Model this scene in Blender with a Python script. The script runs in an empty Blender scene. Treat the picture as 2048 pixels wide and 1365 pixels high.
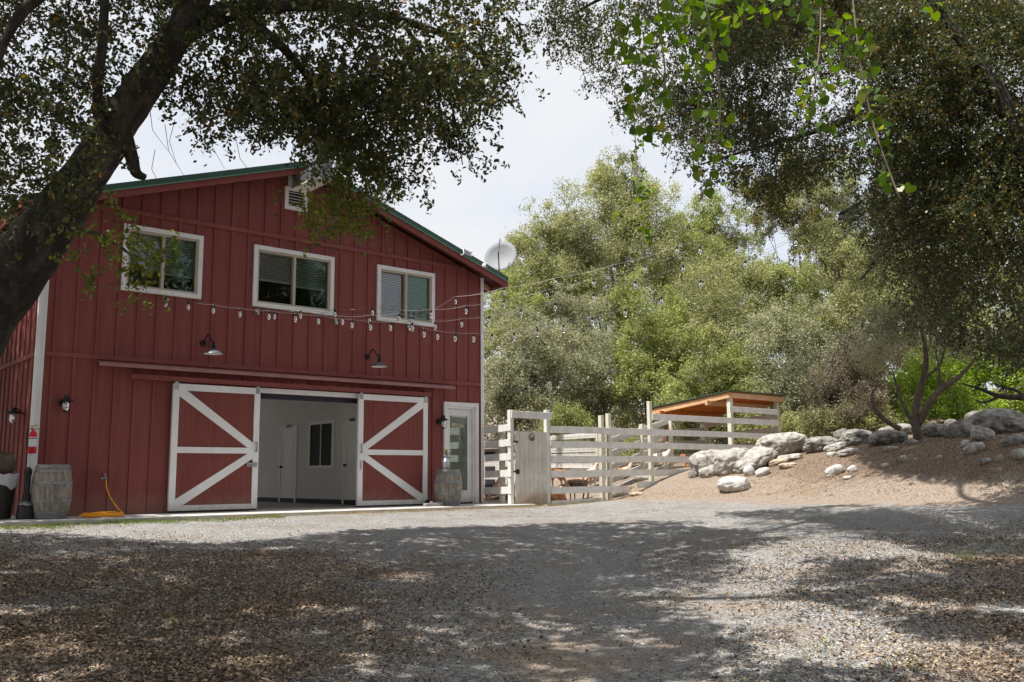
import bpy, math, random
import numpy as np
from math import sin, cos, pi, radians, atan, tan, sqrt, atan2
from mathutils import Matrix, Vector, noise as mnoise

random.seed(7)
RNG = np.random.default_rng(11)
scene = bpy.context.scene
COL = scene.collection

# ------------------------------------------------------------------ camera
FPX = 1850.0
ROLL = 0.0075
PITCH = atan((952.0 - 682.5) / FPX)
CAM = np.array([0.0, 0.0, 0.555])
_fw = np.array([0, cos(PITCH), sin(PITCH)])
_up0 = np.array([0, -sin(PITCH), cos(PITCH)])
_rt0 = np.array([1.0, 0, 0])
_rt = _rt0 * cos(ROLL) - _up0 * sin(ROLL)
_up = _up0 * cos(ROLL) + _rt0 * sin(ROLL)
cd = bpy.data.cameras.new("camera")
cam = bpy.data.objects.new("camera", cd)
COL.objects.link(cam)
cd.sensor_width = 36.0
cd.lens = 36.0 * FPX / 2048.0
cd.clip_start = 0.05
cd.clip_end = 2000.0
m = Matrix(((_rt[0], _up[0], -_fw[0], CAM[0]), (_rt[1], _up[1], -_fw[1], CAM[1]),
            (_rt[2], _up[2], -_fw[2], CAM[2]), (0, 0, 0, 1)))
cam.matrix_world = m
scene.camera = cam


def ray(px, py):
    return _fw + _rt * (px - 1024.0) / FPX - _up * (py - 682.5) / FPX


def W(px, py, Y):
    """world point on the pixel's ray at forward distance Y"""
    r = ray(px, py)
    return CAM + r * (Y / r[1])


# local frame of the barn front: x to the right along the wall, y into the barn
RC = np.array([-0.6316, 19.3, 0.0])
ANG = atan2(0.64517765, 0.76403259)
U = np.array([cos(ANG), sin(ANG), 0.0])
N = np.array([sin(ANG), -cos(ANG), 0.0])      # out of the front wall


def L2W(x, y, z):
    return RC + U * x - N * y + np.array([0, 0, z])


# ------------------------------------------------------------------ light
SUN_EL = radians(64)
_sh = -U * 0.993 - N * 0.115
_sh = _sh / np.linalg.norm(_sh)
SUN = np.array([_sh[0] * cos(SUN_EL), _sh[1] * cos(SUN_EL), sin(SUN_EL)])
sd = bpy.data.lights.new("sun", 'SUN')
sd.energy = 5.0
sd.angle = radians(0.5)
sd.color = (1.0, 0.955, 0.89)
so = bpy.data.objects.new("sun", sd)
COL.objects.link(so)
so.rotation_euler = Vector(SUN).to_track_quat('Z', 'Y').to_euler()
so.location = (-20, -10, 40)

w = bpy.data.worlds.new("World")
scene.world = w
w.use_nodes = True
nt = w.node_tree
nt.nodes.clear()
out = nt.nodes.new('ShaderNodeOutputWorld')
bg = nt.nodes.new('ShaderNodeBackground')
bg.inputs[1].default_value = 0.15
sky = nt.nodes.new('ShaderNodeTexSky')
sky.sky_type = 'NISHITA'
sky.sun_disc = False
sky.sun_elevation = SUN_EL
sky.sun_rotation = atan2(SUN[0], SUN[1])
sky.air_density = 1.0
sky.dust_density = 2.0
tc = nt.nodes.new('ShaderNodeTexCoord')
mp = nt.nodes.new('ShaderNodeMapping')
mp.inputs['Scale'].default_value = (1.0, 1.0, 2.6)
mp.inputs['Location'].default_value = (0.35, 0.1, 0.2)
ns = nt.nodes.new('ShaderNodeTexNoise')
ns.inputs['Scale'].default_value = 2.1
ns.inputs['Detail'].default_value = 7
ns.inputs['Roughness'].default_value = 0.52
ns.inputs['Distortion'].default_value = 0.5
cr = nt.nodes.new('ShaderNodeValToRGB')
cr.color_ramp.elements[0].position = 0.30
cr.color_ramp.elements[0].color = (0.60, 0.60, 0.60, 1)
cr.color_ramp.elements[1].position = 0.60
cr.color_ramp.elements[1].color = (1, 1, 1, 1)
mx = nt.nodes.new('ShaderNodeMixRGB')
mx.inputs[2].default_value = (3.88, 3.95, 4.10, 1)
nt.links.new(tc.outputs['Generated'], mp.inputs[0])
nt.links.new(mp.outputs[0], ns.inputs['Vector'])
nt.links.new(ns.outputs['Fac'], cr.inputs[0])
nt.links.new(cr.outputs[0], mx.inputs[0])
nt.links.new(sky.outputs[0], mx.inputs[1])
nt.links.new(mx.outputs[0], bg.inputs[0])
nt.links.new(bg.outputs[0], out.inputs[0])

scene.view_settings.view_transform = 'Standard'
scene.view_settings.look = 'None'
scene.view_settings.exposure = 0.6
scene.view_settings.gamma = 1.0
scene.cycles.max_bounces = 7
scene.cycles.diffuse_bounces = 4
scene.cycles.glossy_bounces = 3
scene.cycles.transmission_bounces = 5
scene.cycles.transparent_max_bounces = 8
scene.cycles.caustics_reflective = False
scene.cycles.caustics_refractive = False


# ------------------------------------------------------------------ materials
def mat(name, color, rough=0.7, metal=0.0, noise=None, noise_amt=0.0, color2=None, bump=0.0, bscale=40.0,
        stretch=(1, 1, 1), island=0.0, spec=0.4, coord='Object', detail=5.0, ramp=(0.35, 0.65)):
    M = bpy.data.materials.new(name)
    M.use_nodes = True
    t = M.node_tree
    b = t.nodes['Principled BSDF']
    b.inputs['Roughness'].default_value = rough
    b.inputs['Metallic'].default_value = metal
    b.inputs['Specular IOR Level'].default_value = spec
    b.inputs['Base Color'].default_value = (*color, 1)
    if color2 or bump or noise:
        c = t.nodes.new('ShaderNodeTexCoord')
        mpn = t.nodes.new('ShaderNodeMapping')
        mpn.inputs['Scale'].default_value = stretch
        t.links.new(c.outputs[coord], mpn.inputs[0])
    last = None
    if color2:
        n = t.nodes.new('ShaderNodeTexNoise')
        n.inputs['Scale'].default_value = noise or 6
        n.inputs['Detail'].default_value = detail
        n.inputs['Roughness'].default_value = 0.65
        t.links.new(mpn.outputs[0], n.inputs['Vector'])
        r = t.nodes.new('ShaderNodeValToRGB')
        r.color_ramp.elements[0].position = ramp[0]
        r.color_ramp.elements[1].position = ramp[1]
        r.color_ramp.elements[0].color = (*color, 1)
        r.color_ramp.elements[1].color = (*color2, 1)
        t.links.new(n.outputs['Fac'], r.inputs[0])
        last = r.outputs[0]
    if island:
        g = t.nodes.new('ShaderNodeNewGeometry')
        mr = t.nodes.new('ShaderNodeMapRange')
        mr.inputs[3].default_value = 1 - island
        mr.inputs[4].default_value = 1 + island
        t.links.new(g.outputs['Random Per Island'], mr.inputs[0])
        h = t.nodes.new('ShaderNodeHueSaturation')
        h.inputs['Color'].default_value = (*color, 1)
        if last:
            t.links.new(last, h.inputs['Color'])
        t.links.new(mr.outputs[0], h.inputs['Value'])
        last = h.outputs[0]
    if last:
        t.links.new(last, b.inputs['Base Color'])
    if bump:
        n2 = t.nodes.new('ShaderNodeTexNoise')
        n2.inputs['Scale'].default_value = bscale
        n2.inputs['Detail'].default_value = 4
        t.links.new(mpn.outputs[0], n2.inputs['Vector'])
        bp = t.nodes.new('ShaderNodeBump')
        bp.inputs['Strength'].default_value = bump
        bp.inputs['Distance'].default_value = 0.02
        t.links.new(n2.outputs['Fac'], bp.inputs['Height'])
        t.links.new(bp.outputs[0], b.inputs['Normal'])
    return M


def leafmat(name, cols, trans=0.35, rough=0.5, scale=None):
    """cols: list of (pos, rgb) picked per leaf"""
    M = bpy.data.materials.new(name)
    M.use_nodes = True
    t = M.node_tree
    t.nodes.clear()
    o = t.nodes.new('ShaderNodeOutputMaterial')
    g = t.nodes.new('ShaderNodeNewGeometry')
    r = t.nodes.new('ShaderNodeValToRGB')
    r.color_ramp.interpolation = 'LINEAR'
    els = r.color_ramp.elements
    while len(els) < len(cols):
        els.new(0.5)
    for e, (p, c) in zip(els, cols):
        e.position = p
        e.color = (*c, 1)
    t.links.new(g.outputs['Random Per Island'], r.inputs[0])
    col = r.outputs[0]
    if scale:
        c = t.nodes.new('ShaderNodeTexCoord')
        n = t.nodes.new('ShaderNodeTexNoise')
        n.inputs['Scale'].default_value = scale
        n.inputs['Detail'].default_value = 2
        t.links.new(c.outputs['Object'], n.inputs['Vector'])
        mr = t.nodes.new('ShaderNodeMapRange')
        mr.inputs[1].default_value = 0.3
        mr.inputs[2].default_value = 0.7
        mr.inputs[3].default_value = 0.6
        mr.inputs[4].default_value = 1.45
        t.links.new(n.outputs['Fac'], mr.inputs[0])
        h = t.nodes.new('ShaderNodeHueSaturation')
        t.links.new(col, h.inputs['Color'])
        t.links.new(mr.outputs[0], h.inputs['Value'])
        col = h.outputs[0]
    d = t.nodes.new('ShaderNodeBsdfPrincipled')
    d.inputs['Roughness'].default_value = rough
    d.inputs['Specular IOR Level'].default_value = 0.45
    t.links.new(col, d.inputs['Base Color'])
    tr = t.nodes.new('ShaderNodeBsdfTranslucent')
    h2 = t.nodes.new('ShaderNodeHueSaturation')
    h2.inputs['Hue'].default_value = 0.485
    h2.inputs['Saturation'].default_value = 1.15
    h2.inputs['Value'].default_value = 1.6
    t.links.new(col, h2.inputs['Color'])
    t.links.new(h2.outputs[0], tr.inputs['Color'])
    mxs = t.nodes.new('ShaderNodeMixShader')
    mxs.inputs[0].default_value = trans
    t.links.new(d.outputs[0], mxs.inputs[1])
    t.links.new(tr.outputs[0], mxs.inputs[2])
    t.links.new(mxs.outputs[0], o.inputs[0])
    return M


def glassmat(name, tint, refl_tint=(1, 1, 1), base_refl=0.08, rough=0.01):
    M = bpy.data.materials.new(name)
    M.use_nodes = True
    t = M.node_tree
    t.nodes.clear()
    o = t.nodes.new('ShaderNodeOutputMaterial')
    f = t.nodes.new('ShaderNodeFresnel')
    f.inputs[0].default_value = 1.5
    ad = t.nodes.new('ShaderNodeMath')
    ad.operation = 'ADD'
    ad.inputs[1].default_value = base_refl
    ad.use_clamp = True
    t.links.new(f.outputs[0], ad.inputs[0])
    tr = t.nodes.new('ShaderNodeBsdfTransparent')
    tr.inputs[0].default_value = (*tint, 1)
    gl = t.nodes.new('ShaderNodeBsdfGlossy')
    gl.inputs['Color'].default_value = (*refl_tint, 1)
    gl.inputs['Roughness'].default_value = rough
    mxs = t.nodes.new('ShaderNodeMixShader')
    t.links.new(ad.outputs[0], mxs.inputs[0])
    t.links.new(tr.outputs[0], mxs.inputs[1])
    t.links.new(gl.outputs[0], mxs.inputs[2])
    t.links.new(mxs.outputs[0], o.inputs[0])
    return M


RED = mat('red_barn_paint', (0.225, 0.063, 0.057), 0.75, color2=(0.27, 0.081, 0.074), noise=4.0, bump=0.5, bscale=60,
          stretch=(2.2, 2.2, 0.22), spec=0.25)
REDDOOR = mat('red_door_paint', (0.195, 0.053, 0.047), 0.75, color2=(0.235, 0.070, 0.062), noise=5.0, bump=0.4, bscale=60,
              stretch=(1, 1, 0.12), spec=0.25)
REDTRIM = mat('red_trim_paint', (0.27, 0.078, 0.070), 0.65, color2=(0.22, 0.060, 0.053), noise=5.0, spec=0.3)
PINK = mat('faded_red_flashing', (0.36, 0.19, 0.185), 0.6, color2=(0.29, 0.14, 0.135), noise=4.0)
WHITE = mat('white_trim_paint', (0.84, 0.84, 0.85), 0.55, color2=(0.75, 0.75, 0.75), noise=3.0, bump=0.1)
FENCEW = mat('white_fence_paint', (0.74, 0.73, 0.70), 0.6, color2=(0.58, 0.555, 0.51), noise=5.0, bump=0.2, bscale=30,
             ramp=(0.4, 0.75))
DIRTYW = mat('stained_white_gate_paint', (0.66, 0.63, 0.58), 0.65, color2=(0.52, 0.47, 0.40), noise=3.0, bump=0.2)
GREENM = mat('green_metal_roofing', (0.022, 0.075, 0.052), 0.45, color2=(0.03, 0.09, 0.064), noise=2.0, spec=0.5)
GREENL = mat('green_metal_drip_edge', (0.14, 0.33, 0.24), 0.4)
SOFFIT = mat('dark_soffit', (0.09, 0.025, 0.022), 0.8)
VINYL = mat('tan_vinyl', (0.50, 0.45, 0.37), 0.5)
BLIND = mat('white_blind', (0.82, 0.82, 0.82), 0.5)
DARKROOM = mat('unlit_interior_black', (0.03, 0.03, 0.032), 0.9)  # near-black colour stands in for the shade inside unlit spaces
GLASS_CLEAR = glassmat('clear_window_glass', (0.95, 0.96, 0.96), base_refl=0.0)
GLASS_GREEN = glassmat('green_reflection_glass', (0.82, 0.90, 0.85), (0.55, 0.64, 0.56), base_refl=0.02)  # green tint puts the reflection of the trees into the glass colour
GLASS_DOOR = glassmat('door_glass', (0.78, 0.86, 0.80), base_refl=0.08)
STEEL = mat('galvanised_steel', (0.42, 0.44, 0.46), 0.38, 0.8, color2=(0.32, 0.34, 0.37), noise=8.0)
DARKM = mat('dark_bronze_metal', (0.02, 0.022, 0.026), 0.45, 0.5)
GREYM = mat('grey_enamel', (0.14, 0.15, 0.17), 0.4, 0.2)
CREAM = mat('cream_enamel', (0.75, 0.74, 0.68), 0.5)
BLACKP = mat('black_plastic', (0.015, 0.015, 0.017), 0.5)
WHITEP = mat('white_plastic', (0.75, 0.75, 0.76), 0.4)
CONCRETE = mat('concrete', (0.55, 0.53, 0.50), 0.85, color2=(0.43, 0.41, 0.385), noise=3.0, bump=0.3, bscale=60)
INTW = mat('grey_white_plaster', (0.84, 0.82, 0.78), 0.9, color2=(0.79, 0.77, 0.73), noise=1.5)
INTDOOR = mat('white_interior_door', (0.90, 0.88, 0.84), 0.6)
BASEB = mat('black_rubber_base', (0.012, 0.012, 0.013), 0.7)
BARREL = mat('weathered_oak_staves', (0.20, 0.185, 0.175), 0.85, color2=(0.40, 0.34, 0.27), noise=5.0, bump=0.7, bscale=50,
             stretch=(4, 4, 1), ramp=(0.4, 0.62))
HOOP = mat('grey_steel_hoop', (0.30, 0.32, 0.34), 0.55, 0.5, color2=(0.20, 0.19, 0.18), noise=6.0)
HOSE = mat('yellow_orange_hose', (0.85, 0.36, 0.015), 0.45)
REDGLOSS = mat('red_enamel', (0.62, 0.01, 0.015), 0.3)
CABLE = mat('grey_black_cable', (0.10, 0.095, 0.095), 0.45)
CABLEP = mat('grey_cable', (0.17, 0.145, 0.14), 0.35)
BULB = glassmat('clear_bulb_glass', (0.86, 0.87, 0.88), base_refl=0.42, rough=0.12)
FILAMENT = mat('pale_filament', (0.6, 0.5, 0.35), 0.5)
WIRE = mat('galvanised_wire', (0.22, 0.22, 0.21), 0.5, 0.6)
ORANGEWOOD = mat('orange_plywood', (0.62, 0.24, 0.05), 0.7, color2=(0.48, 0.16, 0.03), noise=5.0, stretch=(1, 6, 1))
CEDAR = mat('cedar_board', (0.66, 0.42, 0.24), 0.7, color2=(0.55, 0.32, 0.16), noise=5.0)
BROWNPOST = mat('red_brown_post', (0.20, 0.07, 0.035), 0.7)
POSTW = mat('whitewashed_post', (0.70, 0.68, 0.58), 0.7, color2=(0.52, 0.49, 0.36), noise=9.0, stretch=(3, 3, 1),
            ramp=(0.4, 0.7))
BARK = mat('dark_oak_bark', (0.030, 0.025, 0.021), 0.95, color2=(0.10, 0.085, 0.072), noise=9.0, bump=1.0, bscale=22,
           stretch=(1, 1, 0.45), ramp=(0.45, 0.7))
TWIG = mat('grey_brown_twig', (0.07, 0.055, 0.045), 0.9)
BARKL = mat('brown_bark', (0.085, 0.06, 0.045), 0.95, color2=(0.15, 0.115, 0.09), noise=8.0, bump=0.8, bscale=25)


def stain(M, col, z0, z1, strength=0.8, scale=6.0, thr=0.45):
    """splashed mud on the lowest part of a painted surface, patchy"""
    t = M.node_tree
    b = t.nodes['Principled BSDF']
    src = b.inputs['Base Color'].links[0].from_socket
    c = t.nodes.new('ShaderNodeTexCoord')
    sp = t.nodes.new('ShaderNodeSeparateXYZ')
    t.links.new(c.outputs['Object'], sp.inputs[0])
    mr = t.nodes.new('ShaderNodeMapRange')
    mr.inputs[1].default_value = z0
    mr.inputs[2].default_value = z1
    mr.inputs[3].default_value = 0.5
    mr.inputs[4].default_value = -0.35
    t.links.new(sp.outputs[2], mr.inputs[0])
    n = t.nodes.new('ShaderNodeTexNoise')
    n.inputs['Scale'].default_value = scale
    n.inputs['Detail'].default_value = 8
    n.inputs['Roughness'].default_value = 0.7
    t.links.new(c.outputs['Object'], n.inputs['Vector'])
    ad = t.nodes.new('ShaderNodeMath')
    t.links.new(mr.outputs[0], ad.inputs[0])
    t.links.new(n.outputs['Fac'], ad.inputs[1])
    r = t.nodes.new('ShaderNodeMapRange')
    r.inputs[1].default_value = thr
    r.inputs[2].default_value = thr + 0.4
    r.inputs[3].default_value = 0.0
    r.inputs[4].default_value = strength
    t.links.new(ad.outputs[0], r.inputs[0])
    mx_ = t.nodes.new('ShaderNodeMixRGB')
    mx_.inputs[2].default_value = (*col, 1)
    t.links.new(r.outputs[0], mx_.inputs[0])
    t.links.new(src, mx_.inputs[1])
    t.links.new(mx_.outputs[0], b.inputs['Base Color'])


stain(RED, (0.30, 0.17, 0.13), 0.0, 0.55, 0.55)
stain(REDDOOR, (0.30, 0.18, 0.14), 0.0, 0.5, 0.5)
stain(WHITE, (0.42, 0.35, 0.27), 0.0, 0.35, 0.55, 9.0, 0.55)
stain(DIRTYW, (0.34, 0.22, 0.13), 0.0, 0.5, 0.75, 4.0, 0.5)


# ------------------------------------------------------------------ mesh helpers
class MB:
    def __init__(s):
        s.v = []
        s.f = []

    def quad(s, a, b, c, d):
        i = len(s.v)
        s.v += [tuple(a), tuple(b), tuple(c), tuple(d)]
        s.f.append((i, i + 1, i + 2, i + 3))

    def poly(s, pts):
        i = len(s.v)
        s.v += [tuple(p) for p in pts]
        s.f.append(tuple(range(i, i + len(pts))))

    def box(s, x0, x1, y0, y1, z0, z1):
        if x0 > x1: x0, x1 = x1, x0
        if y0 > y1: y0, y1 = y1, y0
        if z0 > z1: z0, z1 = z1, z0
        i = len(s.v)
        s.v += [(x0, y0, z0), (x1, y0, z0), (x1, y1, z0), (x0, y1, z0),
                (x0, y0, z1), (x1, y0, z1), (x1, y1, z1), (x0, y1, z1)]
        s.f += [tuple(i + k for k in q) for q in
                ((0, 3, 2, 1), (4, 5, 6, 7), (0, 1, 5, 4), (1, 2, 6, 5), (2, 3, 7, 6), (3, 0, 4, 7))]
        return s

    def prism(s, pts, y0, y1):
        """polygon of (x,z) counter-clockwise seen from -y, extruded from y0 to y1"""
        i = len(s.v)
        n = len(pts)
        s.v += [(p[0], y0, p[1]) for p in pts] + [(p[0], y1, p[1]) for p in pts]
        s.f.append(tuple(i + k for k in range(n)))
        s.f.append(tuple(i + n + k for k in reversed(range(n))))
        for k in range(n):
            k2 = (k + 1) % n
            s.f.append((i + k2, i + k, i + n + k, i + n + k2))
        return s

    def beam(s, p0, p1, w, h, up=(0, 0, 1)):
        """box from p0 to p1; w across, h along 'up'"""
        p0 = Vector(p0); p1 = Vector(p1); up = Vector(up)
        d = (p1 - p0).normalized()
        a = d.cross(up).normalized() * (w / 2)
        b = a.cross(d).normalized() * (h / 2)
        i = len(s.v)
        for p in (p0, p1):
            s.v += [tuple(p - a - b), tuple(p + a - b), tuple(p + a + b), tuple(p - a + b)]
        s.f += [tuple(i + k for k in q) for q in
                ((0, 1, 2, 3), (7, 6, 5, 4), (0, 4, 5, 1), (1, 5, 6, 2), (2, 6, 7, 3), (3, 7, 4, 0))]
        return s

    def tube(s, pts, rad, seg=8, cap=True, jit=0.0):
        pts = [Vector(p) for p in pts]
        n = len(pts)
        if not hasattr(rad, '__len__'):
            rad = [rad] * n
        ref = None
        base = len(s.v)
        for k in range(n):
            d = (pts[min(k + 1, n - 1)] - pts[max(k - 1, 0)])
            if d.length < 1e-9: d = Vector((0, 0, 1))
            d.normalize()
            if ref is None:
                ref = d.orthogonal().normalized()
            else:
                ref = (ref - d * ref.dot(d))
                if ref.length < 1e-6: ref = d.orthogonal()
                ref.normalize()
            b = d.cross(ref)
            for j in range(seg):
                a = 2 * pi * j / seg
                rr = rad[k] * (1 + (random.uniform(-jit, jit) if jit else 0))
                s.v.append(tuple(pts[k] + (ref * cos(a) + b * sin(a)) * rr))
        for k in range(n - 1):
            for j in range(seg):
                j2 = (j + 1) % seg
                s.f.append((base + k * seg + j, base + k * seg + j2, base + (k + 1) * seg + j2, base + (k + 1) * seg + j))
        if cap:
            s.f.append(tuple(base + j for j in reversed(range(seg))))
            s.f.append(tuple(base + (n - 1) * seg + j for j in range(seg)))
        return s

    def lathe(s, prof, c=(0, 0, 0), seg=24, axis='z'):
        base = len(s.v)
        for (r, z) in prof:
            for j in range(seg):
                a = 2 * pi * j / seg
                if axis == 'z':
                    s.v.append((c[0] + r * cos(a), c[1] + r * sin(a), c[2] + z))
                else:  # axis y
                    s.v.append((c[0] + r * cos(a), c[1] + z, c[2] - r * sin(a)))
        for k in range(len(prof) - 1):
            for j in range(seg):
                j2 = (j + 1) % seg
                s.f.append((base + k * seg + j, base + k * seg + j2, base + (k + 1) * seg + j2, base + (k + 1) * seg + j))
        return s

    def build(s, name, material, parent=None, origin=(0, 0, 0), smooth=False, bevel=0.0):
        me = bpy.data.meshes.new(name)
        vs = [(a - origin[0], b - origin[1], c - origin[2]) for a, b, c in s.v]
        me.from_pydata(vs, [], s.f)
        me.materials.append(material)
        if smooth:
            me.polygons.foreach_set('use_smooth', [True] * len(me.polygons))
        me.update()
        o = bpy.data.objects.new(name, me)
        COL.objects.link(o)
        if parent: o.parent = parent
        if bevel:
            bm = o.modifiers.new('bevel', 'BEVEL')
            bm.width = bevel
            bm.segments = 2
            bm.limit_method = 'ANGLE'
        return o


def tag(o, label=None, cat=None, group=None, kind=None):
    if label: o['label'] = label
    if cat: o['category'] = cat
    if group: o['group'] = group
    if kind: o['kind'] = kind
    return o


def empty(name, loc, rz=0.0, label=None, cat=None, group=None):
    o = bpy.data.objects.new(name, None)
    o.empty_display_size = 0.2
    o.location = tuple(loc)
    o.rotation_euler = (0, 0, rz)
    COL.objects.link(o)
    return tag(o, label, cat, group)


def lempty(name, x, y, z, label, cat, group=None):
    """empty in the barn frame; children are built in barn coordinates with origin=(x,y,z)"""
    return empty(name, L2W(x, y, z), ANG, label, cat, group)


def fastmesh(name, verts, nper, material, parent=None, smooth=False):
    """verts (F*nper,3): every face has its own nper vertices"""
    nf = len(verts) // nper
    me = bpy.data.meshes.new(name)
    me.vertices.add(len(verts))
    me.vertices.foreach_set('co', np.asarray(verts, dtype=np.float32).ravel())
    me.loops.add(len(verts))
    me.loops.foreach_set('vertex_index', np.arange(len(verts), dtype=np.int32))
    me.polygons.add(nf)
    me.polygons.foreach_set('loop_start', np.arange(0, len(verts), nper, dtype=np.int32))
    me.materials.append(material)
    me.update(calc_edges=True)
    o = bpy.data.objects.new(name, me)
    COL.objects.link(o)
    if parent: o.parent = parent
    return o


def gridmesh(name, P, material, smooth=True):
    """P (ny,nx,3)"""
    ny, nx = P.shape[:2]
    idx = np.arange(ny * nx).reshape(ny, nx)
    q = np.stack([idx[:-1, :-1], idx[:-1, 1:], idx[1:, 1:], idx[1:, :-1]], -1).reshape(-1, 4)
    me = bpy.data.meshes.new(name)
    me.vertices.add(ny * nx)
    me.vertices.foreach_set('co', P.astype(np.float32).ravel())
    me.loops.add(q.size)
    me.loops.foreach_set('vertex_index', q.astype(np.int32).ravel())
    me.polygons.add(len(q))
    me.polygons.foreach_set('loop_start', np.arange(0, q.size, 4, dtype=np.int32))
    me.polygons.foreach_set('use_smooth', np.ones(len(q), dtype=bool))
    me.materials.append(material)
    me.update(calc_edges=True)
    o = bpy.data.objects.new(name, me)
    COL.objects.link(o)
    return o


# ------------------------------------------------------------------ terrain
def sst(a, b, x):
    t = np.clip((x - a) / (b - a), 0, 1)
    return t * t * (3 - 2 * t)


F1 = np.array([3.0, 19.2]); F2 = np.array([8.0, 14.0])
_fd = (F2 - F1) / np.linalg.norm(F2 - F1)
_fn = np.array([-_fd[1], _fd[0]])


def GZ(X, Y):
    X = np.asarray(X, float); Y = np.asarray(Y, float)
    lx = (X - RC[0]) * U[0] + (Y - RC[1]) * U[1]
    d = (X - RC[0]) * N[0] + (Y - RC[1]) * N[1]
    z = -0.06 - 0.0595 * np.maximum(0, d - 1.4)
    z = z + 0.055 * np.maximum(0, X - 0.8) ** 1.2 * sst(0, 6, Y)
    q = (X - F1[0]) * _fn[0] + (Y - F1[1]) * _fn[1]
    z = z + (0.50 + 0.42 * sst(4.0, 9.0, X)) * sst(0.0, 3.0, q) * sst(1.0, 5.0, lx + 0.6 * np.maximum(0, d))
    z = z + 0.10 * np.maximum(0, -d - 2.0) * sst(0.5, 5.0, lx)
    z = z + 0.016 * np.sin(X * 1.7 + 0.6 * np.sin(Y * 1.1)) * np.sin(Y * 1.3 + 0.7) * sst(0.5, 2.5, d)
    return z


def hit_ground(px, py, zoff=0.0):
    r = ray(px, py)
    t0, t1 = 2.0, 80.0
    prev = t0
    for t in np.arange(2.0, 80.0, 0.1):
        p = CAM + r * t
        if p[2] < GZ(p[0], p[1]) + zoff:
            a, b = prev, t
            for _ in range(20):
                mm = (a + b) / 2
                p = CAM + r * mm
                if p[2] < GZ(p[0], p[1]) + zoff: b = mm
                else: a = mm
            return CAM + r * b
        prev = t
    return None


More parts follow.
